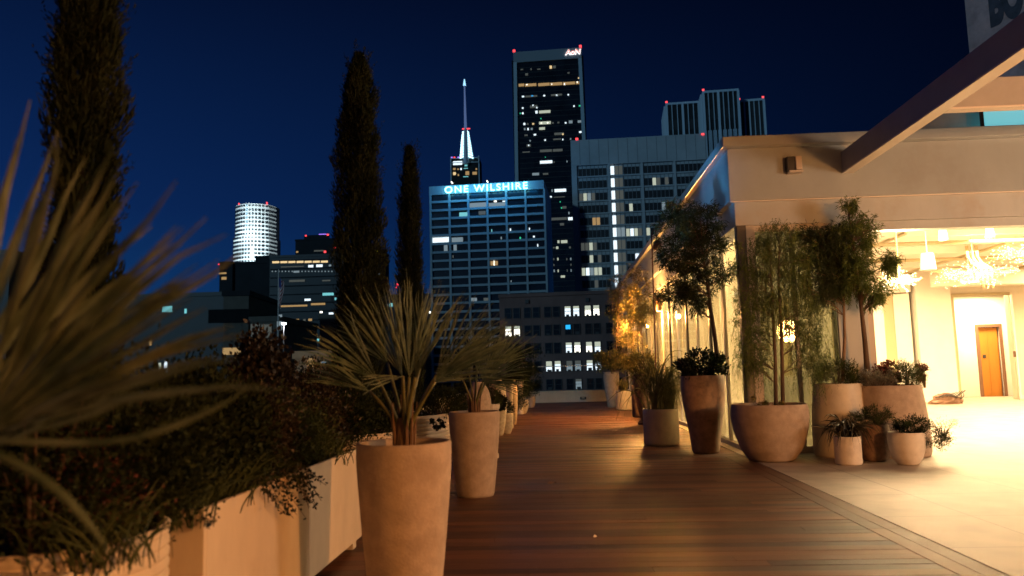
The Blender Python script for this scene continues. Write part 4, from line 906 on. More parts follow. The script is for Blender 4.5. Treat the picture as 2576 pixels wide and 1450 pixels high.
for a in ((582, 350, 766, 398, 'lit_cool'), (790, 350, 970, 392, 'lit_cool'), (470, 455, 560, 498, 'lit_cyan'), (680, 440, 756, 478, 'lit_dim'), (180, 728, 358, 780, 'lit_white'), (388, 728, 508, 776, 'lit_cool'), (303, 812, 340, 876, 'lit_cool'), (408, 808, 440, 872, 'lit_cool'),
          (848, 328, 876, 340, 'lit_hot'), (940, 328, 970, 338, 'lit_white'), (1020, 630, 1032, 664, 'lit_white'), (1228, 622, 1238, 658, 'lit_white'), (818, 640, 826, 668, 'lit_cyan'), (1126, 722, 1140, 750, 'lit_green'), (1272, 710, 1290, 726, 'lit_white'), (810, 985, 888, 1030, 'lit_amber'), (842, 982, 856, 1030, 'lit_hot'),
          (1318, 800, 1328, 842, 'lit_white'), (600, 1385, 660, 1420, 'lit_cool'), (735, 1385, 790, 1415, 'lit_dim'), (920, 720, 932, 746, 'lit_cool'), (396, 922, 406, 948, 'lit_dim'), (1030, 1195, 1038, 1214, 'lit_cool')): lw(*a)
a, zb = fc.st(*z3(325, 243)); b_, zb2 = fc.st(*z3(1219, 216)); zt_ = fc.st(*z3(340, 160))[1]
place_text('rooftop_sign', 'ONE WILSHIRE', b_-a, (zt_-zb)*.86, ((a+b_)/2, -1.3, zb-.5-GZ), (1, 0, 0), (0, -1, 0), 'sign_blue', t, bold=.0, depth=.5, spacing=1.25)
for x in (0.18, .5, .82):
    p = fc.a+fc.u*(a+(b_-a)*x)+fc.n*7; p[2] = (zt_+zb)/2+1
    light('AREA', 'sign_glow', p, 800, (.03, .38, 1), 14, target=p-fc.n*5-np.array([0, 0, 3.4]), size_y=3)  # area lights added to wash the facade below the sign in blue
for x, y_ in ((398, 140), (782, 128)):
    lit(t, fc, *z3(x-5, y_-5), *z3(x+5, y_+5), 'lit_hot', d=2, name='roof_lamp')

# dark skyscraper with two pale edges
z2 = lambda x, y_: ((1580+x*.3448)/1.4907, (160+y_*.3448)/1.4907)
fc = Facade(1298, 580, 1472, 577, 400); t = cbuild('dark_skyscraper', 'tallest black skyscraper with pale edge columns and red and white rooftop lettering', fc)
zt = fc.st(1384, 125.5)[1]; s1 = fc.w
def tfac(y_): return (fc.st(1384, y_)[1])
zb0 = tfac(152)
fb(MB(), -1.5, s1+1.5, GZ, zt-6, -45, -1.0).build('body', 'dark_glazing', t)
fb(MB(), 0, s1, zb0, zt, -45, .3).build('crown_band', 'tower_band', t)
for s0, s2, sx in ((0, 2.6, -1), (s1-2.6, s1, 1)):
    mb = MB(); lean = (zt-GZ)*.012*sx
    mb.add([(s0+lean, -.6, 0), (s2+lean, -.6, 0), (s2+lean, 3, 0), (s0+lean, 3, 0), (s0, -.6, zb0-GZ), (s2, -.6, zb0-GZ), (s2, 3, zb0-GZ), (s0, 3, zb0-GZ)], [(0, 1, 5, 4), (1, 2, 6, 5), (2, 3, 7, 6), (3, 0, 4, 7), (4, 5, 6, 7)]).build('edge_column', 'tower_column', t)
sp_ = MB(); z = zb0-4
while z > GZ+4: fb(sp_, 2.7, s1-2.7, z-.35, z, -.98, -.9); z -= 4.0
sp_.build('floor_lines', 'black_tower', t)
for a in ((1058, 448, 1118, 474, 'lit_amber'), (1128, 446, 1250, 472, 'lit_amber'), (1270, 440, 1395, 468, 'lit_amber'), (1402, 434, 1532, 462, 'lit_amber'), (1540, 428, 1672, 454, 'lit_amber'), (1680, 424, 1745, 448, 'lit_amber'),
          (1140, 452, 1156, 464, 'lit_hot'), (1412, 446, 1426, 460, 'lit_hot'), (1550, 440, 1562, 458, 'lit_hot'), (1690, 424, 1702, 440, 'lit_hot'), (1395, 252, 1420, 280, 'lit_warm'), (1432, 252, 1462, 276, 'lit_dim'), (1130, 335, 1160, 355, 'lit_dim'), (1704, 378, 1722, 390, 'lit_warm'), (1590, 322, 1612, 334, 'lit_dim'),
          (1094, 580, 1118, 592, 'lit_white'), (1196, 574, 1216, 586, 'lit_blue'), (1326, 570, 1346, 582, 'lit_white'), (1462, 564, 1482, 576, 'lit_white'), (1590, 560, 1606, 572, 'lit_white'), (1130, 575, 1260, 590, 'lit_dim'), (1410, 560, 1530, 575, 'lit_dim'),
          (1182, 682, 1262, 708, 'lit_dim'), (1208, 676, 1222, 692, 'lit_white'), (1250, 700, 1262, 712, 'lit_white'), (1094, 704, 1110, 718, 'lit_white'), (1652, 684, 1668, 696, 'lit_white'), (1712, 680, 1740, 692, 'lit_green'), (1240, 742, 1264, 768, 'lit_white'), (1280, 738, 1404, 764, 'lit_pale'), (1094, 760, 1112, 776, 'lit_white'), (1070, 764, 1082, 774, 'lit_green'),
          (1110, 874, 1130, 894, 'lit_white'), (1146, 878, 1166, 892, 'lit_dim'), (1206, 876, 1226, 890, 'lit_warm'), (1280, 858, 1408, 886, 'lit_pale'), (1296, 870, 1316, 882, 'lit_hot'), (1366, 866, 1384, 880, 'lit_hot'), (1604, 848, 1644, 876, 'lit_cool'), (1700, 846, 1756, 868, 'lit_cool'), (1560, 866, 1578, 878, 'lit_white'), (1420, 866, 1440, 880, 'lit_dim'), (1480, 862, 1500, 876, 'lit_dim'),
          (1116, 930, 1132, 950, 'lit_cool'), (1152, 930, 1168, 950, 'lit_white'), (1190, 928, 1210, 948, 'lit_cool'), (1282, 922, 1344, 946, 'lit_pale'), (1122, 1000, 1156, 1014, 'lit_dim'), (1222, 994, 1248, 1008, 'lit_white'), (1446, 980, 1550, 1002, 'lit_dim'), (1530, 988, 1548, 1002, 'lit_warm'), (1716, 964, 1742, 980, 'lit_white'),
          (1176, 1060, 1190, 1074, 'lit_cool'), (1338, 1054, 1354, 1066, 'lit_white'), (1434, 1044, 1520, 1056, 'lit_dim'), (1532, 1046, 1544, 1060, 'lit_white'), (1616, 1040, 1630, 1054, 'lit_cool'), (1146, 1106, 1190, 1132, 'lit_dim'), (1160, 1112, 1174, 1126, 'lit_white'), (1290, 1164, 1420, 1188, 'lit_dim'), (1430, 1158, 1536, 1182, 'lit_dim'), (1100, 1186, 1180, 1194, 'lit_dim'),
          (1290, 1284, 1424, 1312, 'lit_white'), (1436, 1292, 1450, 1306, 'lit_dim'), (1578, 1284, 1590, 1300, 'lit_cool'), (1206, 1418, 1280, 1442, 'lit_cool'), (1322, 1420, 1380, 1436, 'lit_dim'), (1296, 820, 1304, 830, 'lit_green'), (1346, 1242, 1352, 1250, 'lit_green'), (1080, 288, 1106, 296, 'lit_dim'), (1186, 280, 1200, 296, 'lit_dim'), (1260, 284, 1296, 292, 'lit_dim')):
    lit(t, fc, *z2(a[0], a[1]), *z2(a[2], a[3]), a[4], d=-.8)
for a in ((1506, 200, 1632, 230, 'lit_white'), (1450, 278, 1476, 292, 'lit_white'), (1500, 284, 1620, 290, 'lit_dim'), (1564, 334, 1572, 346, 'lit_green'), (1590, 388, 1636, 412, 'lit_dim'), (1576, 400, 1588, 412, 'lit_green'), (1656, 450, 1670, 474, 'lit_cool'), (1424, 512, 1640, 538, 'lit_dim'), (1654, 508, 1704, 538, 'lit_white'), (1566, 572, 1610, 596, 'lit_dim'),
          (1538, 760, 1560, 788, 'lit_pale'), (1576, 758, 1646, 788, 'lit_pale'), (1522, 826, 1548, 852, 'lit_pale'), (1664, 826, 1684, 846, 'lit_dim'), (1490, 832, 1508, 846, 'lit_dim'), (1536, 950, 1550, 976, 'lit_pale'), (1676, 950, 1690, 974, 'lit_cool'), (1492, 954, 1504, 974, 'lit_dim'), (1634, 954, 1646, 974, 'lit_dim'),
          (1494, 1018, 1506, 1038, 'lit_dim'), (1680, 1014, 1692, 1034, 'lit_dim'), (1496, 1078, 1510, 1104, 'lit_cool'), (1540, 1078, 1552, 1104, 'lit_pale'), (1682, 1074, 1692, 1100, 'lit_cool'), (1640, 1078, 1650, 1100, 'lit_dim'), (1574, 1142, 1620, 1164, 'lit_pale'), (1408, 204, 1422, 232, 'lit_cool'), (1474, 204, 1486, 230, 'lit_cool')):
    lit(t, fc, *z3(a[0], a[1]), *z3(a[2], a[3]), a[4], d=-.8)
for s0 in (0.6, s1-.6): fb(MB(), s0-.9, s0+.9, zt+.2, zt+2.2, -2, -.2).build('beacon', 'beacon_red', t)
a, zb = fc.st(*z2(1572, 143)); b_, zq = fc.st(*z2(1736, 138)); zt_ = fc.st(*z2(1650, 78))[1]
place_text('rooftop_sign', 'AoN', b_-a, zt_-zb, ((a+b_)/2-.6, -.5, zb-GZ), (1, 0, 0), (0, -1, 0), 'sign_white', t, bold=.05, depth=.5, shear=.15)
place_text('sign_inlay', 'AoN', (b_-a)*.92, (zt_-zb)*.86, ((a+b_)/2-.4, -1.1, zb+.5-GZ), (1, 0, 0), (0, -1, 0), 'sign_red', t, bold=-.01, depth=.3, shear=.15)

# stone building with painted letters, its long wall facing the terrace
PA = at(2432, 60, 60.0); UD = unit([.46, -.89, 0]); PB = PA+UD*30
class _F(Facade):
    def __init__(s, a, b_): s.a = a; s.b = b_; s.u = b_-a; s.u[2] = 0; s.w = np.linalg.norm(s.u); s.u /= s.w; s.n = np.array([s.u[1], -s.u[0], 0])
fc = _F(PA.copy(), PB.copy()); t = cbuild('painted_sign_building', 'tall weathered stone building with huge faded dark letters at the top right', fc)
fb(MB(), 0, 30, GZ, float(PA[2])+26, -22, 0).build('wall', 'ghost_wall', t)
s0, z0 = fc.st(2500, 70); s1_, _ = fc.st(2573, 36)
place_text('painted_letters', 'BO', s1_-s0+.4, 3.7, ((s0+s1_)/2, -.02, z0-GZ), (1, 0, 0), (0, -1, 0), 'ghost_paint', t, bold=.06, depth=.04)
# spire tower
YS = 1150.; fc = Facade(1133, YS, 1206, YS, 420); t = cbuild('spire_tower', 'glass tower with a glowing sail-shaped crown and needle spire', fc)
zt = fc.st(1170, 397)[1]; fb(MB(), 0, fc.w, GZ, zt, -40, -1).build('body', 'far_dark', t)
mb = MB()
for s_ in (0, fc.w-1.4): fb(mb, s_, s_+1.4, GZ, zt+2, -1, .3)
fb(mb, 0, fc.w, zt-8, zt-7, -1, .3); fb(mb, 0, fc.w, zt-1, zt, -1, .3); mb.build('frame', 'fin', t)
for a in ((345, 1290, 445, 1330, 'lit_white'), (345, 1365, 372, 1385, 'lit_amber'), (390, 1370, 408, 1385, 'lit_amber'), (424, 1365, 440, 1385, 'lit_white'), (345, 1410, 375, 1440, 'lit_warm'), (480, 1400, 520, 1440, 'lit_amber'), (556, 1406, 604, 1436, 'lit_amber'), (590, 1368, 606, 1384, 'lit_amber'), (470, 1330, 500, 1345, 'lit_cyan'), (395, 1430, 410, 1450, 'lit_amber'), (462, 1365, 505, 1372, 'lit_cyan'), (455, 1455, 510, 1462, 'lit_cyan')): lit(t, fc, *z2(a[0], a[1]), *z2(a[2], a[3]), a[4], d=-.8)
for x, m in ((330, 'violet'), (360, 'beacon_red'), (402, 'violet')): lit(t, fc, *z2(x-9, 1243), *z2(x+9, 1258), m, d=0, name='roof_beacon')
def sz(x, y_): s_, z = fc.st(*z2(x, y_)); return s_, z-GZ
for i in range(11):   # glowing ribs of the crown
    f_ = i/10; yy = 962+(1232-962)*f_; xl = 447-(27)*f_**.7; xr = 478; s0, z0 = sz(xl, yy+14); s1_, z1_ = sz(xr, yy)
    MB().add([(s0, -2, z0), (s1_, -4, z1_), (s1_, -4, z1_-1.3), (s0, -2, z0-2.6), (s0, 0, z0), (s1_, -2, z1_), (s1_, -2, z1_-1.3), (s0, 0, z0-2.6)], [(0, 1, 2, 3), (7, 6, 5, 4), (0, 4, 5, 1), (3, 2, 6, 7), (0, 3, 7, 4), (1, 5, 6, 2)]).build('crown_rib', 'crown_light', t)
    xr2 = 520+(566-520)*f_; s0, z0 = sz(500, yy-4); s1_, z1_ = sz(xr2, yy+22)
    MB().add([(s0, -4, z0), (s1_, -2, z1_), (s1_, -2, z1_-1.6), (s0, -4, z0-2.0), (s0, -2, z0), (s1_, 0, z1_), (s1_, 0, z1_-1.6), (s0, -2, z0-2.0)], [(0, 1, 2, 3), (7, 6, 5, 4), (0, 4, 5, 1), (3, 2, 6, 7), (0, 3, 7, 4), (1, 5, 6, 2)]).build('crown_rib', 'crown_light', t)
s0, z0 = sz(422, 1240); s1_, z1_ = sz(566, 1240); s2, z2_ = sz(452, 965); s3, z3_ = sz(515, 965)
MB().add([(s0, 0, z0), (s1_, 0, z1_), (s3, 0, z3_), (s2, 0, z2_), (s0+5, 20, z0), (s1_-5, 20, z1_), (s3-3, 12, z3_), (s2+3, 12, z2_)], [(0, 1, 2, 3), (4, 7, 6, 5), (0, 4, 5, 1), (1, 5, 6, 2), (2, 6, 7, 3), (3, 7, 4, 0)]).build('crown_core', 'far_dark', t)
s0, z0 = sz(490, 1330); s1_, z1_ = sz(484, 950); s2, z2_ = sz(473, 480); s3, z3_ = sz(472, 412)
MB().tube([(s0, -4.5, z0), (s1_, -4.5, z1_)], [4, 2.6], 8).build('mast_foot', 'fin', t)
MB().tube([(s1_, -4.5, z1_), (s2, -4.5, z2_)], [2.2, 1.0], 8).build('mast', 'spire_dim', t)
MB().tube([(s2, -4.5, z2_), (s3, -4.5, z3_)], [2.2, .7], 8).build('spire_tip', 'spire_white', t)
MB().tube([(s1_, -5, z1_-26), (s1_, -5, z1_-1)], 1.5, 8).build('lit_strip', 'spire_white', t)
MB().tube([(s1_-5, -5, z1_), (s1_+7, -5, z1_)], .9, 6).build('red_ring', 'beacon_red', t)
# concrete office tower
z4 = lambda x, y_: ((2080+x*.5518)/1.4907, (300+y_*.5518)/1.4907)
fc = Facade(1447, 272, 1800, 270, 500); t = cbuild('concrete_office_tower', 'grey concrete office tower with rows of small windows and one bright stair column', fc)
zt = fc.st(1447, 354)[1]; s1 = fc.st(*z4(1035, 500))[0]
fb(MB(), -1.0, s1, GZ, zt, -38, -.45).build('body', 'concrete_tower', t)
zc = fc.st(*z4(155, 585))[1]; jo = MB()
fb(MB(), -1.0, s1, zc, zt, -38, .35).build('plant_screen', 'concrete_tower', t)
x = 2.2
while x < s1: fb(jo, x-.09, x+.09, zc+.3, zt-.2, .345, .375); x += 3.4
jo.build('screen_joints', 'concrete_joint', t)
gx = [(162, 355, 7), (470, 580, 4), (607, 803, 7), (830, 1030, 7)]
r0 = fc.st(*z4(162, 606))[1]; r1 = fc.st(*z4(162, 655))[1]; pit = (r0-fc.st(*z4(184, 1365))[1])/9.0
wins = []; pil = MB()
for a, b_ in ((-1, fc.st(*z4(150, 620))[0]), (fc.st(*z4(362, 620))[0], fc.st(*z4(376, 620))[0]), (fc.st(*z4(585, 620))[0], fc.st(*z4(601, 620))[0]), (fc.st(*z4(809, 620))[0], fc.st(*z4(824, 620))[0])): fb(pil, a, b_, GZ, zc-.01, -.45, .3)
for i in range(13): fb(pil, fc.st(*z4(162, 620))[0]-.4, s1, r1-.6-pit*i, r1-.1-pit*i, -.45, .05)
pil.build('piers', 'concrete_tower', t)
jn = MB()
for a, b_, n in gx+[(380, 465, 3)]:
    for k_ in range(n+1):
        s_ = fc.st(*z4(a+(b_-a)*k_/n-2, 620))[0]; fb(jn, s_-.08, s_+.08, GZ+20, zc-.02, -.445, -.30)
jn.build('panel_joints', 'concrete_joint', t)
litset = {(2, 0, 0): 'lit_dim', (2, 0, 1): 'lit_pale', (2, 0, 2): 'lit_cool', (2, 0, 3): 'lit_dim', (4, 0, 3): 'lit_amber', (4, 0, 4): 'lit_amber', (6, 0, 1): 'lit_dim', (6, 0, 2): 'lit_pale', (6, 0, 0): 'lit_dim', (6, 0, 3): 'lit_dim', (7, 0, 2): 'lit_pale', (7, 0, 4): 'lit_dim', (8, 0, 0): 'lit_pale', (8, 0, 1): 'lit_white', (8, 0, 2): 'lit_cool', (8, 0, 3): 'lit_pale', (8, 0, 4): 'lit_pale', (9, 0, 3): 'lit_dim',
          (1, 2, 2): 'lit_pale', (1, 2, 3): 'lit_dim', (1, 2, 5): 'lit_dim', (3, 1, 1): 'lit_pale', (5, 1, 0): 'lit_pale', (5, 1, 1): 'lit_white', (5, 1, 2): 'lit_pale', (5, 1, 3): 'lit_dim', (5, 2, 0): 'lit_pale', (3, 2, 4): 'lit_cool', (7, 1, 3): 'lit_white', (7, 1, 2): 'lit_white'}
count = 0; rest = MB()
for i in range(11):
    for g_, (a, b_, n) in enumerate(gx):
        for k_ in range(n):
            s_a = fc.st(*z4(a+(b_-a)*k_/n, 620))[0]; s_b = fc.st(*z4(a+(b_-a)*(k_+1)/n-5, 620))[0]; z_t = r0-pit*i; z_b = r1-pit*i
            m = litset.get((i, g_, k_))
            if s_b > s1: continue
            if m or (g_ == 0 and i < 9) : fb(MB(), s_a, s_b, z_b, z_t, -.44, -.30).build('window', m or 'black_tower', t); count += 1
            else: fb(rest, s_a, s_b, z_b, z_t, -.44, -.30)
    for k_, m in enumerate(('lit_white', 'lit_dim', 'lit_dim') if i != 5 else ('lit_white', 'lit_cool', 'lit_cool')):
        if i < 9 or k_ == 0: fb(MB(), fc.st(*z4(380+85*k_/3, 620))[0], fc.st(*z4(380+85*(k_+1)/3-4, 620))[0], r1-pit*i-.15, r0-pit*i+.5, -.44, -.28).build('stair_window', m, t)
tag(rest.build('windows', 'black_tower', t), kind='stuff')
for x, y_ in ((150, 402), (1005, 370)): lit(t, fc, *z4(x-8, y_-4), *z4(x+10, y_+8), 'beacon_red', d=.6, name='beacon')
# ribbed dark towers
for (xa, ya, xb, nb_, top, Y_, lab) in ((765, 150, 985, 6, 150, 600, 'left low wing of the ribbed blue-grey tower group'), (1020, 70, 1258, 7, 67, 575, 'tallest middle ribbed blue-grey tower behind the concrete one'), (1262, 132, 1430, 5, 130, 590, 'right dark ribbed tower just above the pavilion roof')):
    pl = z4(xa, 300); pr_ = z4(xb, 300); fc = Facade(pl[0], Y_, pr_[0], Y_-2, pl[1]); t = cbuild('ribbed_tower', lab, fc, group='ribbed towers behind the concrete block')
    zt = fc.st(*z4((xa+xb)/2, top))[1]; s1 = fc.w
    dark = xa > 1200
    fb(MB(), 0, s1, GZ, zt-.8, -40, -1).build('body', 'black_tower' if dark else 'far_dark', t)
    fb(MB(), -.6, s1+.6, zt-1.6, zt, -40, .3).build('roof_edge', 'fin', t)
    for k_ in range(nb_+1):
        s_ = s1*k_/nb_; wd = .85 if k_ in (0, nb_//2, nb_) else .26
        if dark and k_ in (1, 2): wd = .5
        fb(MB(), s_-wd, s_+wd, GZ, zt-1.6, -1, .9).build('rib', 'fin', t)
    for k_ in range(8): mb = MB().box((-1.9, 3+k_*4.8, 0), (0, 3.8+k_*4.8, zt-1.6-GZ)).build('side_rib', 'fin', t)
    lv = MB()
    for k_ in range(nb_*2): s_ = s1*(k_+.5)/(nb_*2); fb(lv, s_-.25, s_+.25, GZ, zt-31, -1, .5)
    lv.build('lower_fins', 'fin', t)
    mb = fb(MB(), 1.4, s1-1.4, zt-22, zt-14, -.98, -.8).build('mechanical_band', 'black_tower', t)
    fb(MB(), -.5, 1, zt, zt+1.6, -1, 0).build('beacon', 'beacon_red', t)
    if dark: fb(MB(), s1-1, s1+.5, zt, zt+1.6, -1, 0).build('beacon', 'beacon_red', t)

# brown block with paired windows
z7 = lambda x, y_: ((1800+x*.4277)/1.4907, (1080+y_*.4277)/1.4907)
fc = Facade(1257, 112, 1640, 110, 850); t = cbuild('brown_office_block', 'low dark brown block with paired sash windows behind the end of the deck', fc)
zt = fc.st(1257, 741)[1]; s1 = fc.w
fb(MB(), 0, s1, GZ, zt, -20, -.35).build('wall', 'brick_wall', t)
fb(MB(), -.1, s1, zt-.5, zt, -.345, -.12).build('cornice', 'brick_wall', t)
for x in (395, 925): lit(t, fc, *z7(x, 104 if x < 500 else 88), *z7(x+32, 138 if x < 500 else 122), 'black_tower', d=-.3, name='vent_opening')
wx = [215, 290, 385, 462, 562, 638, 740, 815, 917, 992, 1100, 1172, 1272, 1345]
r0 = fc.st(*z7(215, 178))[1]; pit = (fc.st(*z7(917, 156))[1]-fc.st(*z7(932, 636))[1])/3; hh = pit*.60
L_ = {(0, 6): 'lit_white', (0, 7): 'lit_white', (0, 8): 'lit_hot', (0, 9): 'lit_hot', (1, 0): 'lit_hot', (1, 1): 'lit_hot', (2, 6): 'lit_white', (2, 7): 'lit_hot', (2, 8): 'lit_hot', (2, 9): 'lit_white', (3, 4): 'lit_white', (3, 5): 'lit_white', (3, 6): 'lit_cool', (3, 7): 'lit_cool', (3, 8): 'lit_white', (3, 9): 'lit_white', (4, 7): 'lit_cool'}
rgw = np.random.default_rng(8)
for i in range(8):
    for j, x in enumerate(wx):
        a = fc.st(*z7(x, 200))[0]; b_ = fc.st(*z7(x+55, 200))[0]; zt_ = r0-pit*i; m = L_.get((i, j), 'dark_glazing')
        f_ = fb(fb(fb(fb(fb(MB(), a-.06, a+.04, zt_-hh, zt_, -.34, -.2), b_-.04, b_+.06, zt_-hh, zt_, -.34, -.2), a+.04, b_-.04, zt_-.07, zt_, -.34, -.2), a+.04, b_-.04, zt_-hh, zt_-hh+.07, -.34, -.2), a+.04, b_-.04, zt_-hh*.5-.03, zt_-hh*.5+.03, -.34, -.22).build('window', 'black_tower', t)
        p_ = fb(MB(), a+.04, b_-.04, zt_-hh+.07, zt_-.07, -.33, -.28).build('pane', m, f_)
        if m != 'dark_glazing' or rgw.random() < .25:
            hb_ = rgw.uniform(.15, .4); fb(MB(), a+.2, a+.2+rgw.uniform(.3, .7), zt_-hh+.07, zt_-hh+hb_+.07, -.275, -.24).build('room_silhouette', 'black_tower', f_)
        if m in ('lit_white', 'lit_hot', 'lit_cool'): fb(MB(), a+.04, b_-.04, zt_-hh*rgw.uniform(.2, .5), zt_-.07, -.275, -.245).build('blind', 'lit_pale' if m != 'lit_cool' else 'lit_dim', f_)
s_, z_ = fc.st(*z7(770, 343)); lit(t, fc, *z7(750, 325), *z7(792, 362), 'lit_blue', d=-.2, name='blue_lamp')

# round white tower
YR_ = 800.; cx = float(at(640, 600, YR_)[0]); px1 = YR_/F; t = thing('round_white_tower', 'brilliant white rounded tower floodlit on its front with a darker right side', 'building', loc=(cx, YR_+20, GZ)); rg = np.random.default_rng(4)
def arcpts(hw, bulge, n=24):
    return [(-hw+2*hw*i/n, -20-bulge*(1-(2*i/n-1)**2)) for i in range(n+1)]
zA = float(at(640, 517, YR_)[2]); zB = float(at(640, 599, YR_)[2]); ztop2 = float(at(640, 530, YR_)[2])
def tbody(hw, z0, z1, name, off=0, xo=0.0):
    fr = [(x-18*px1*.0-7*px1+xo, y_-off) for x, y_ in arcpts(hw, 10)]; x1 = fr[-1][0]
    poly = fr+[(x1+10*px1, -8), (x1+10*px1, 2), (fr[0][0], 2)]
    MB().prism(poly, z0-GZ, z1-GZ).build(name, 'white_tower', t); return fr
frA = tbody(44*px1, zB, zA, 'upper_storeys'); frB = tbody(47*px1, GZ, zB, 'lower_storeys', 1.5, 0)
fsz = 10.35*px1; q = 0; rest = MB()
def wbox(mb, P0_, P1_, z0, z1, out=.35):
    P0_ = np.array(P0_); P1_ = np.array(P1_); d = (P1_-P0_); L = np.linalg.norm(d); d /= L; nn = np.array([d[1], -d[0]])
    A = P0_+d*.1*L+nn*out; B = P0_+d*.9*L+nn*out; C_ = B-nn*1; D_ = A-nn*1
    mb.add([(A[0], A[1], z0-GZ), (B[0], B[1], z0-GZ), (C_[0], C_[1], z0-GZ), (D_[0], D_[1], z0-GZ), (A[0], A[1], z1-GZ), (B[0], B[1], z1-GZ), (C_[0], C_[1], z1-GZ), (D_[0], D_[1], z1-GZ)], [(0, 1, 5, 4), (1, 2, 6, 5), (2, 3, 7, 6), (3, 0, 4, 7), (4, 5, 6, 7), (0, 3, 2, 1)]); return mb
for i in range(19):
    z1 = zA-fsz*(i+.35); z0 = z1-fsz*.58; fr = frA if z0 > zB else frB
    if z0 < zB < z1: continue
    if i == 0: z0 = z1-fsz*.4
    m = 'dark_glazing'
    for k_ in range(12):
        P_, Q_ = np.array(fr[2*k_]), np.array(fr[2*k_+2]); d_ = Q_-P_
        for h0, h1 in ((.12, .46), (.50, .84)):
            tgt = MB() if (q < 96 and h0 < .2 and i < 12) else rest
            wbox(tgt, P_+d_*h0, P_+d_*h1, z0, z1, .9)
            if tgt is not rest: tgt.build('window', m, t); q += 1
    e_ = fr[-1]; P_ = np.array(e_); Q_ = np.array([e_[0]+10*px1, -8.])
    for k_ in range(6): wbox(rest, P_+(Q_-P_)*(k_+.2)/6, P_+(Q_-P_)*(k_+.8)/6, z0, z1)
tag(rest.build('windows', 'dark_glazing', t), kind='stuff')
MB().box((-40*px1, -24, zA-GZ), (-38*px1, -22, zA+2.2-GZ)).build('beacon', 'beacon_red', t); MB().box((34*px1, -24, zA-GZ), (36*px1, -22, zA+2.2-GZ)).build('beacon', 'beacon_red', t)
for dz, pw_ in ((-60, 52000), (-8, 40000)):
    light('SPOT', 'assumed_tower_flood', (cx+12, YR_-78, zB+dz), pw_*7, (.80, .95, 1), 2, target=(cx-12, YR_, zB+(10 if dz > -20 else -5)), spot=1.25, blend=.4)  # assumed floodlights, set unseen in front of the tower
light('AREA', 'assumed_ledge_flood', (cx-7*px1, YR_-22, zB+1), 9000, (.85, .97, 1), 60, target=(cx-7*px1, YR_-5, zB+14), size_y=3)  # assumed floodlight added at the setback

# black office slab + others
z1f = lambda x, y_: ((780+x*.6205)/1.4907, (400+y_*.6205)/1.4907)
def block(name, label, pxL, pxR, ptop, Y_, m, depth=25, roof=None, YR2=None, lits=(), conv=z1f, cat='building', lines=None):
    fc = Facade(pxL, Y_, pxR, YR2 or Y_, (ptop+900)/2); t = cbuild(name, label, fc, cat); zt = fc.st((pxL+pxR)/2, ptop)[1]
    fb(MB(), 0, fc.w, GZ, zt, -depth, -.3).build('walls', m, t)
    fb(MB(), -.3, fc.w+.3, zt-.8, zt+.3, -depth-.3, .0).build('roof_edge', roof or m, t)
    if lines:
        mb = MB(); z = zt-2
        while z > GZ+3: fb(mb, .3, fc.w-.3, z-.5, z, -.29, -.12); z -= 4
        mb.build('floor_bands', lines, t)
    for a in lits: lit(t, fc, *conv(a[0], a[1]), *conv(a[2], a[3]), a[4], d=-.05)
    return t, fc, zt
rgl = random.Random(3); L1 = []
for x in range(388, 690, 49): L1.append((x, 935-(x-388)*.012, x+42, 947-(x-388)*.012, 'lit_warm'))
for x in range(385, 760, 20): L1.append((x, 993, x+7, 1000, 'lit_cool'))
L1 += [(606, 958, 636, 972, 'lit_white'), (654, 955, 692, 970, 'lit_white'), (730, 955, 745, 966, 'lit_cool'), (440, 965, 580, 971, 'lit_dim'), (516, 993, 552, 1004, 'lit_cool'), (490, 1047, 585, 1060, 'lit_dim'), (690, 1048, 740, 1056, 'lit_dim'), (692, 1126, 760, 1142, 'lit_cyan'), (765, 1155, 778, 1170, 'lit_cyan'),
       (583, 1162, 620, 1174, 'lit_white'), (440, 1200, 600, 1210, 'lit_amber'), (622, 1188, 708, 1200, 'lit_amber'), (360, 1170, 412, 1182, 'lit_cool'), (730, 1245, 758, 1256, 'lit_white'), (676, 1238, 692, 1248, 'lit_hot'), (500, 1284, 522, 1298, 'lit_amber'), (532, 1284, 550, 1298, 'lit_amber'), (575, 1284, 590, 1298, 'lit_dim'), (606, 1282, 628, 1296, 'lit_amber')]
block('black_office_slab', 'wide black office slab with strings of small lights behind the flagpole', 677, 862, 642, 350, 'black_tower', lits=L1, lines='far_dark')
t, fc, zt = block('dark_domed_tower', 'dim rounded-top tower with red lights behind the black slab', 742, 850, 602, 520, 'far_dark', lits=[(586, 777, 596, 785, 'beacon_red'), (718, 770, 730, 780, 'beacon_red'), (762, 847, 774, 856, 'beacon_red'), (700, 872, 714, 884, 'beacon_red'), (670, 770, 716, 774, 'violet'), (532, 874, 545, 884, 'lit_amber'), (640, 868, 700, 876, 'lit_dim')])
mb = MB().prism([(6, .5), (fc.w-6, .5), (fc.w-10, 12), (10, 12)], zt-GZ, zt+3-GZ).build('crown', 'far_dark', t)
block('dark_stepped_block', 'dark windowless block in front of the round white tower', 590, 678, 660, 420, 'far_dark')
block('dark_upper_block', 'small dark block standing on the right of the stepped block', 641, 678, 645, 430, 'far_dark')
block('slim_far_tower', 'slim dark tower with a yellow-green lamp beside the cypress', 935, 958, 628, 480, 'far_dark', lits=[(1012, 862, 1028, 880, 'yellow_lamp'), (1030, 1010, 1042, 1024, 'lit_cool')])
block('low_far_block', 'low dark block with a few lights right of the tall cypress', 958, 1085, 742, 300, 'black_tower', lits=[(1140, 1070, 1152, 1080, 'beacon_red'), (1134, 1088, 1146, 1096, 'beacon_red'), (1232, 1106, 1242, 1118, 'street_bulb'), (1056, 1196, 1090, 1210, 'lit_cool'), (1095, 1188, 1116, 1210, 'lit_cyan'), (952, 1288, 960, 1318, 'lit_cyan'), (1336, 1238, 1352, 1250, 'lit_hot')])
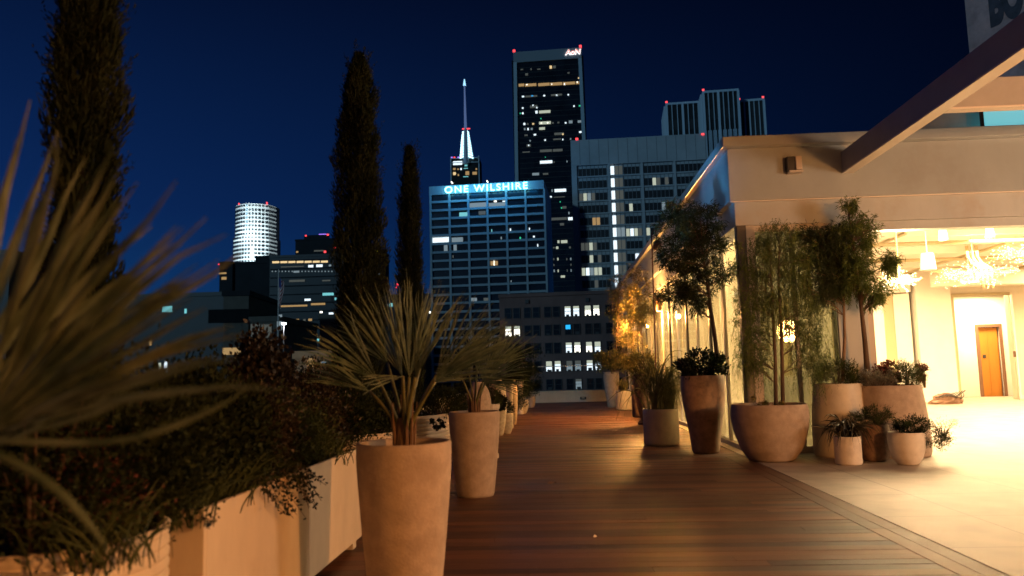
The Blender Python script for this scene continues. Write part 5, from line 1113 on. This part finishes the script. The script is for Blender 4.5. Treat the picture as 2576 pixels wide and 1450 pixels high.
c4 = lambda x, y_: ((800+x*.3104)/1.4907, (1050+y_*.3104)/1.4907)
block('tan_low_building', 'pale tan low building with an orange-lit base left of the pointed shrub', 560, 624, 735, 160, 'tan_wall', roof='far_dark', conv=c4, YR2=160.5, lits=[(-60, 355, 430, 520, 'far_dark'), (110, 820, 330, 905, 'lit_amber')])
block('mural_building', 'pale green lit wall glimpsed through the pointed shrub', 628, 700, 800, 150, 'tan_wall', conv=c4, lits=[(450, 535, 560, 700, 'lit_dim'), (450, 700, 560, 880, 'lit_dim'), (580, 540, 700, 850, 'lit_dim'), (768, 500, 830, 610, 'lit_cool'), (780, 420, 830, 450, 'lit_cool')])  # glowing panels put the wall's light into its colour; they are not windows
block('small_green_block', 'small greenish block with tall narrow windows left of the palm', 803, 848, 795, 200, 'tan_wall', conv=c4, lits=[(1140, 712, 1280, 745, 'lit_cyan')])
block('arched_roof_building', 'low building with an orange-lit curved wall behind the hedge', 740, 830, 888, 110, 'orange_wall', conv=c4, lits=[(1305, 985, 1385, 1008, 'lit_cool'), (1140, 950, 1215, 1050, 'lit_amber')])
c1 = lambda x, y_: ((x*.6205)/1.4907, (800+y_*.6205)/1.4907)
block('dark_left_building', 'dark building touching the left edge of the picture', -60, 18, 632, 200, 'black_tower')
block('low_left_building', 'long low dark building with turquoise windows behind the blurred palm', 25, 560, 745, 210, 'black_tower', conv=c1, lits=[(980, 562, 1040, 598, 'lit_cyan'), (1114, 578, 1128, 606, 'lit_cyan'), (955, 905, 972, 950, 'lit_pale'), (992, 893, 1010, 962, 'lit_white'), (1320, 360, 1368, 368, 'lit_amber'), (1338, 385, 1368, 402, 'lit_amber'), (900, 770, 915, 800, 'lit_amber')])
block('thin_left_tower', 'thin dark tower with a few amber windows left of the round tower', 550, 583, 660, 450, 'far_dark', conv=c1, lits=[(1318, 305, 1326, 313, 'beacon_red'), (1325, 358, 1368, 368, 'lit_amber'), (1340, 385, 1368, 400, 'lit_warm')])
# big dark mass far behind to give the skyline a base
for i, (a, b_, tp) in enumerate(((860, 940, 700), (1085, 1260, 800), (1780, 2000, 700), (330, 560, 760))):
    block('far_low_block', ['far low block right of the black slab', 'far low block behind the lattice front', 'far low block hidden behind the pavilion roof', 'far low block behind the blurred palm'][i], a, b_, tp, 620+i*20, 'far_dark', depth=60)
t = thing('shade_block', 'plain tall block added unseen behind the photographer to shade the terrace', 'building', loc=(24, -24, GZ))  # added out of view to keep the cool sun lamp off the terrace
MB().box((-48, 0, 0), (40, 10, 78)).build('walls', 'tan_wall', t); MB().box((-48.3, -.3, 78), (40.3, 10.3, 78.6)).build('roof_edge', 'concrete_tower', t)
# flag
fpx = at(700, 780, 140); t = thing('flagpole', 'tall flagpole with a striped flag hanging limp in front of the black slab', 'flagpole', loc=(fpx[0], 140, GZ))
hz = float(at(701, 678, 140)[2])-GZ; MB().tube([(0, 0, 0), (0, 0, hz)], [.18, .07], 10).build('pole', 'white_paint', t)
mb = MB(); vs = []; n1, n2 = 26, 14; hz2 = hz-1.6
for i in range(n1+1):
    for j in range(n2+1):
        f_ = i/n1; g_ = j/n2; wdt = .95*(1-.45*f_)+.15; vs.append((.08+wdt*g_*(.8+.2*math.sin(f_*5)), .18*math.sin(g_*9+f_*2)*g_, hz2-5.2*f_-.6*g_+.15*math.sin(g_*7)))
for i in range(n1):
    for j in range(n2):
        mb.cur = (2 if (i < 9 and j < 7) else (0 if (i+j) % 4 < 2 else 1)); mb.add([vs[i*(n2+1)+j], vs[i*(n2+1)+j+1], vs[(i+1)*(n2+1)+j+1], vs[(i+1)*(n2+1)+j]], [(0, 1, 2, 3)])
mb.build('flag', ['flag_red', 'flag_white', 'flag_blue'], t, smooth=True)
# street lamp seen through the shrub
p = at(714, 815, 90); t = thing('street_lamp', 'bright white street lamp glimpsed through the pointed shrub', 'street lamp', loc=(p[0], 90, GZ)); hz = p[2]-GZ
MB().tube([(0, 0, 0), (0, 0, hz)], [.12, .06], 8).build('pole', 'dark_metal', t); MB().lathe([(.05, .15), (.28, .1), (.3, 0), (.2, -.1), (.001, -.12)], 12, c=(0, 0, hz)).build('lamp_head', 'street_bulb', t)
light('POINT', 'street_glow', (p[0], 89.5, p[2]-.3), 1500, (.85, .95, 1), .3)

t = thing('assumed_floodlight', 'small assumed floodlight added on the side parapet behind the hedge', 'floodlight', loc=(-3.55, 9.6, .62))  # assumed unseen lamp, added to put blue light on the roof band
MB().box((-.05, -.12, .05), (.06, .12, .22)).build('housing', 'dark_metal', t, bevel=.01); MB().box((-.03, -.03, 0), (.03, .03, .05)).build('foot', 'dark_metal', t)
light('SPOT', 'assumed_blue_spot', (-3.45, 9.6, .86), 3400, (.10, .48, 1), .05, target=(2.86, 13.4, 4.5), spot=.30, blend=.8)  # spot of the added floodlight, aimed at the roof band's side
# ------------------------------------------------------------------ assumed warm lamps
def lamp_body(P, label):  # body for an assumed lamp out of view
    t = thing('assumed_terrace_lamp', label, 'lamp', 'assumed terrace lamps', loc=P)
    MB().lathe([(.03, .16), (.10, .12), (.13, .02), (.12, 0), (.001, .06)], 16).build('shade', 'dark_metal', t, smooth=True)
    MB().tube([(0, 0, .15), (0, 0, 4.38-P[2] if P[2] < 4.3 else .2)], .012, 6).build('stem', 'dark_metal', t)
def terrace(P, pw_, tgt, size=.35, c=WARM): light('POINT', 'assumed_terrace_light', np.array(P)-[0, 0, .05], pw_, c, size)  # point light of an assumed lamp
lamp_body((7.5, -.4, 2.5), 'assumed pendant lamp under the canopy nearest the camera, outside the picture'); terrace((7.5, -.4, 2.5), 2700, None)  # assumed source of the orange light on the planters
lamp_body((11.5, 5.0, 2.8), 'assumed pendant lamp under the canopy right of the picture edge'); terrace((11.5, 5.0, 2.8), 1500, None, 1.0, (1, .66, .42))  # assumed paler source for the roof band
lamp_body((1.8, -3.0, 3.2), 'assumed pendant lamp behind the photographer over the deck'); terrace((1.8, -3.0, 3.2), 230, None, .5)  # added as warm fill from behind the camera
for X, Y_, sz_, pw_ in ((8, 15.2, 3.0, 1000), (12, 19, 4.0, 1500), (17, 16, 4, 1700), (17.5, 24, 4.0, 900), (9.5, 24.5, 3, 700)):
    light('AREA', 'assumed_hall_light', (X, Y_, 4.25), pw_, INNER, sz_, target=(X, Y_, 0))  # assumed ceiling lights that fill the hall
for Y_ in (14, 18, 22, 26, 30): light('AREA', 'assumed_glass_wall_light', (4.2, Y_, 3.9), 150, INNER, 1.0, target=(3.7, Y_, 0))  # assumed lights, added to make the curtains glow
light('AREA', 'assumed_corridor_light', (16, BY+1.4, 3.8), 500, INNER, 1.2, target=(16, BY+1.4, 0))  # assumed light for the corridor

sc.view_settings.view_transform = 'Standard'; sc.view_settings.look = 'None'; sc.view_settings.exposure = 0; sc.view_settings.gamma = 1
cy_ = sc.cycles; cy_.use_denoising = True; cy_.max_bounces = 6; cy_.diffuse_bounces = 3; cy_.glossy_bounces = 3; cy_.transparent_max_bounces = 12; cy_.sample_clamp_indirect = 4; cy_.sample_clamp_direct = 0; cy_.caustics_reflective = False; cy_.caustics_refractive = False
sc.render.film_transparent = False
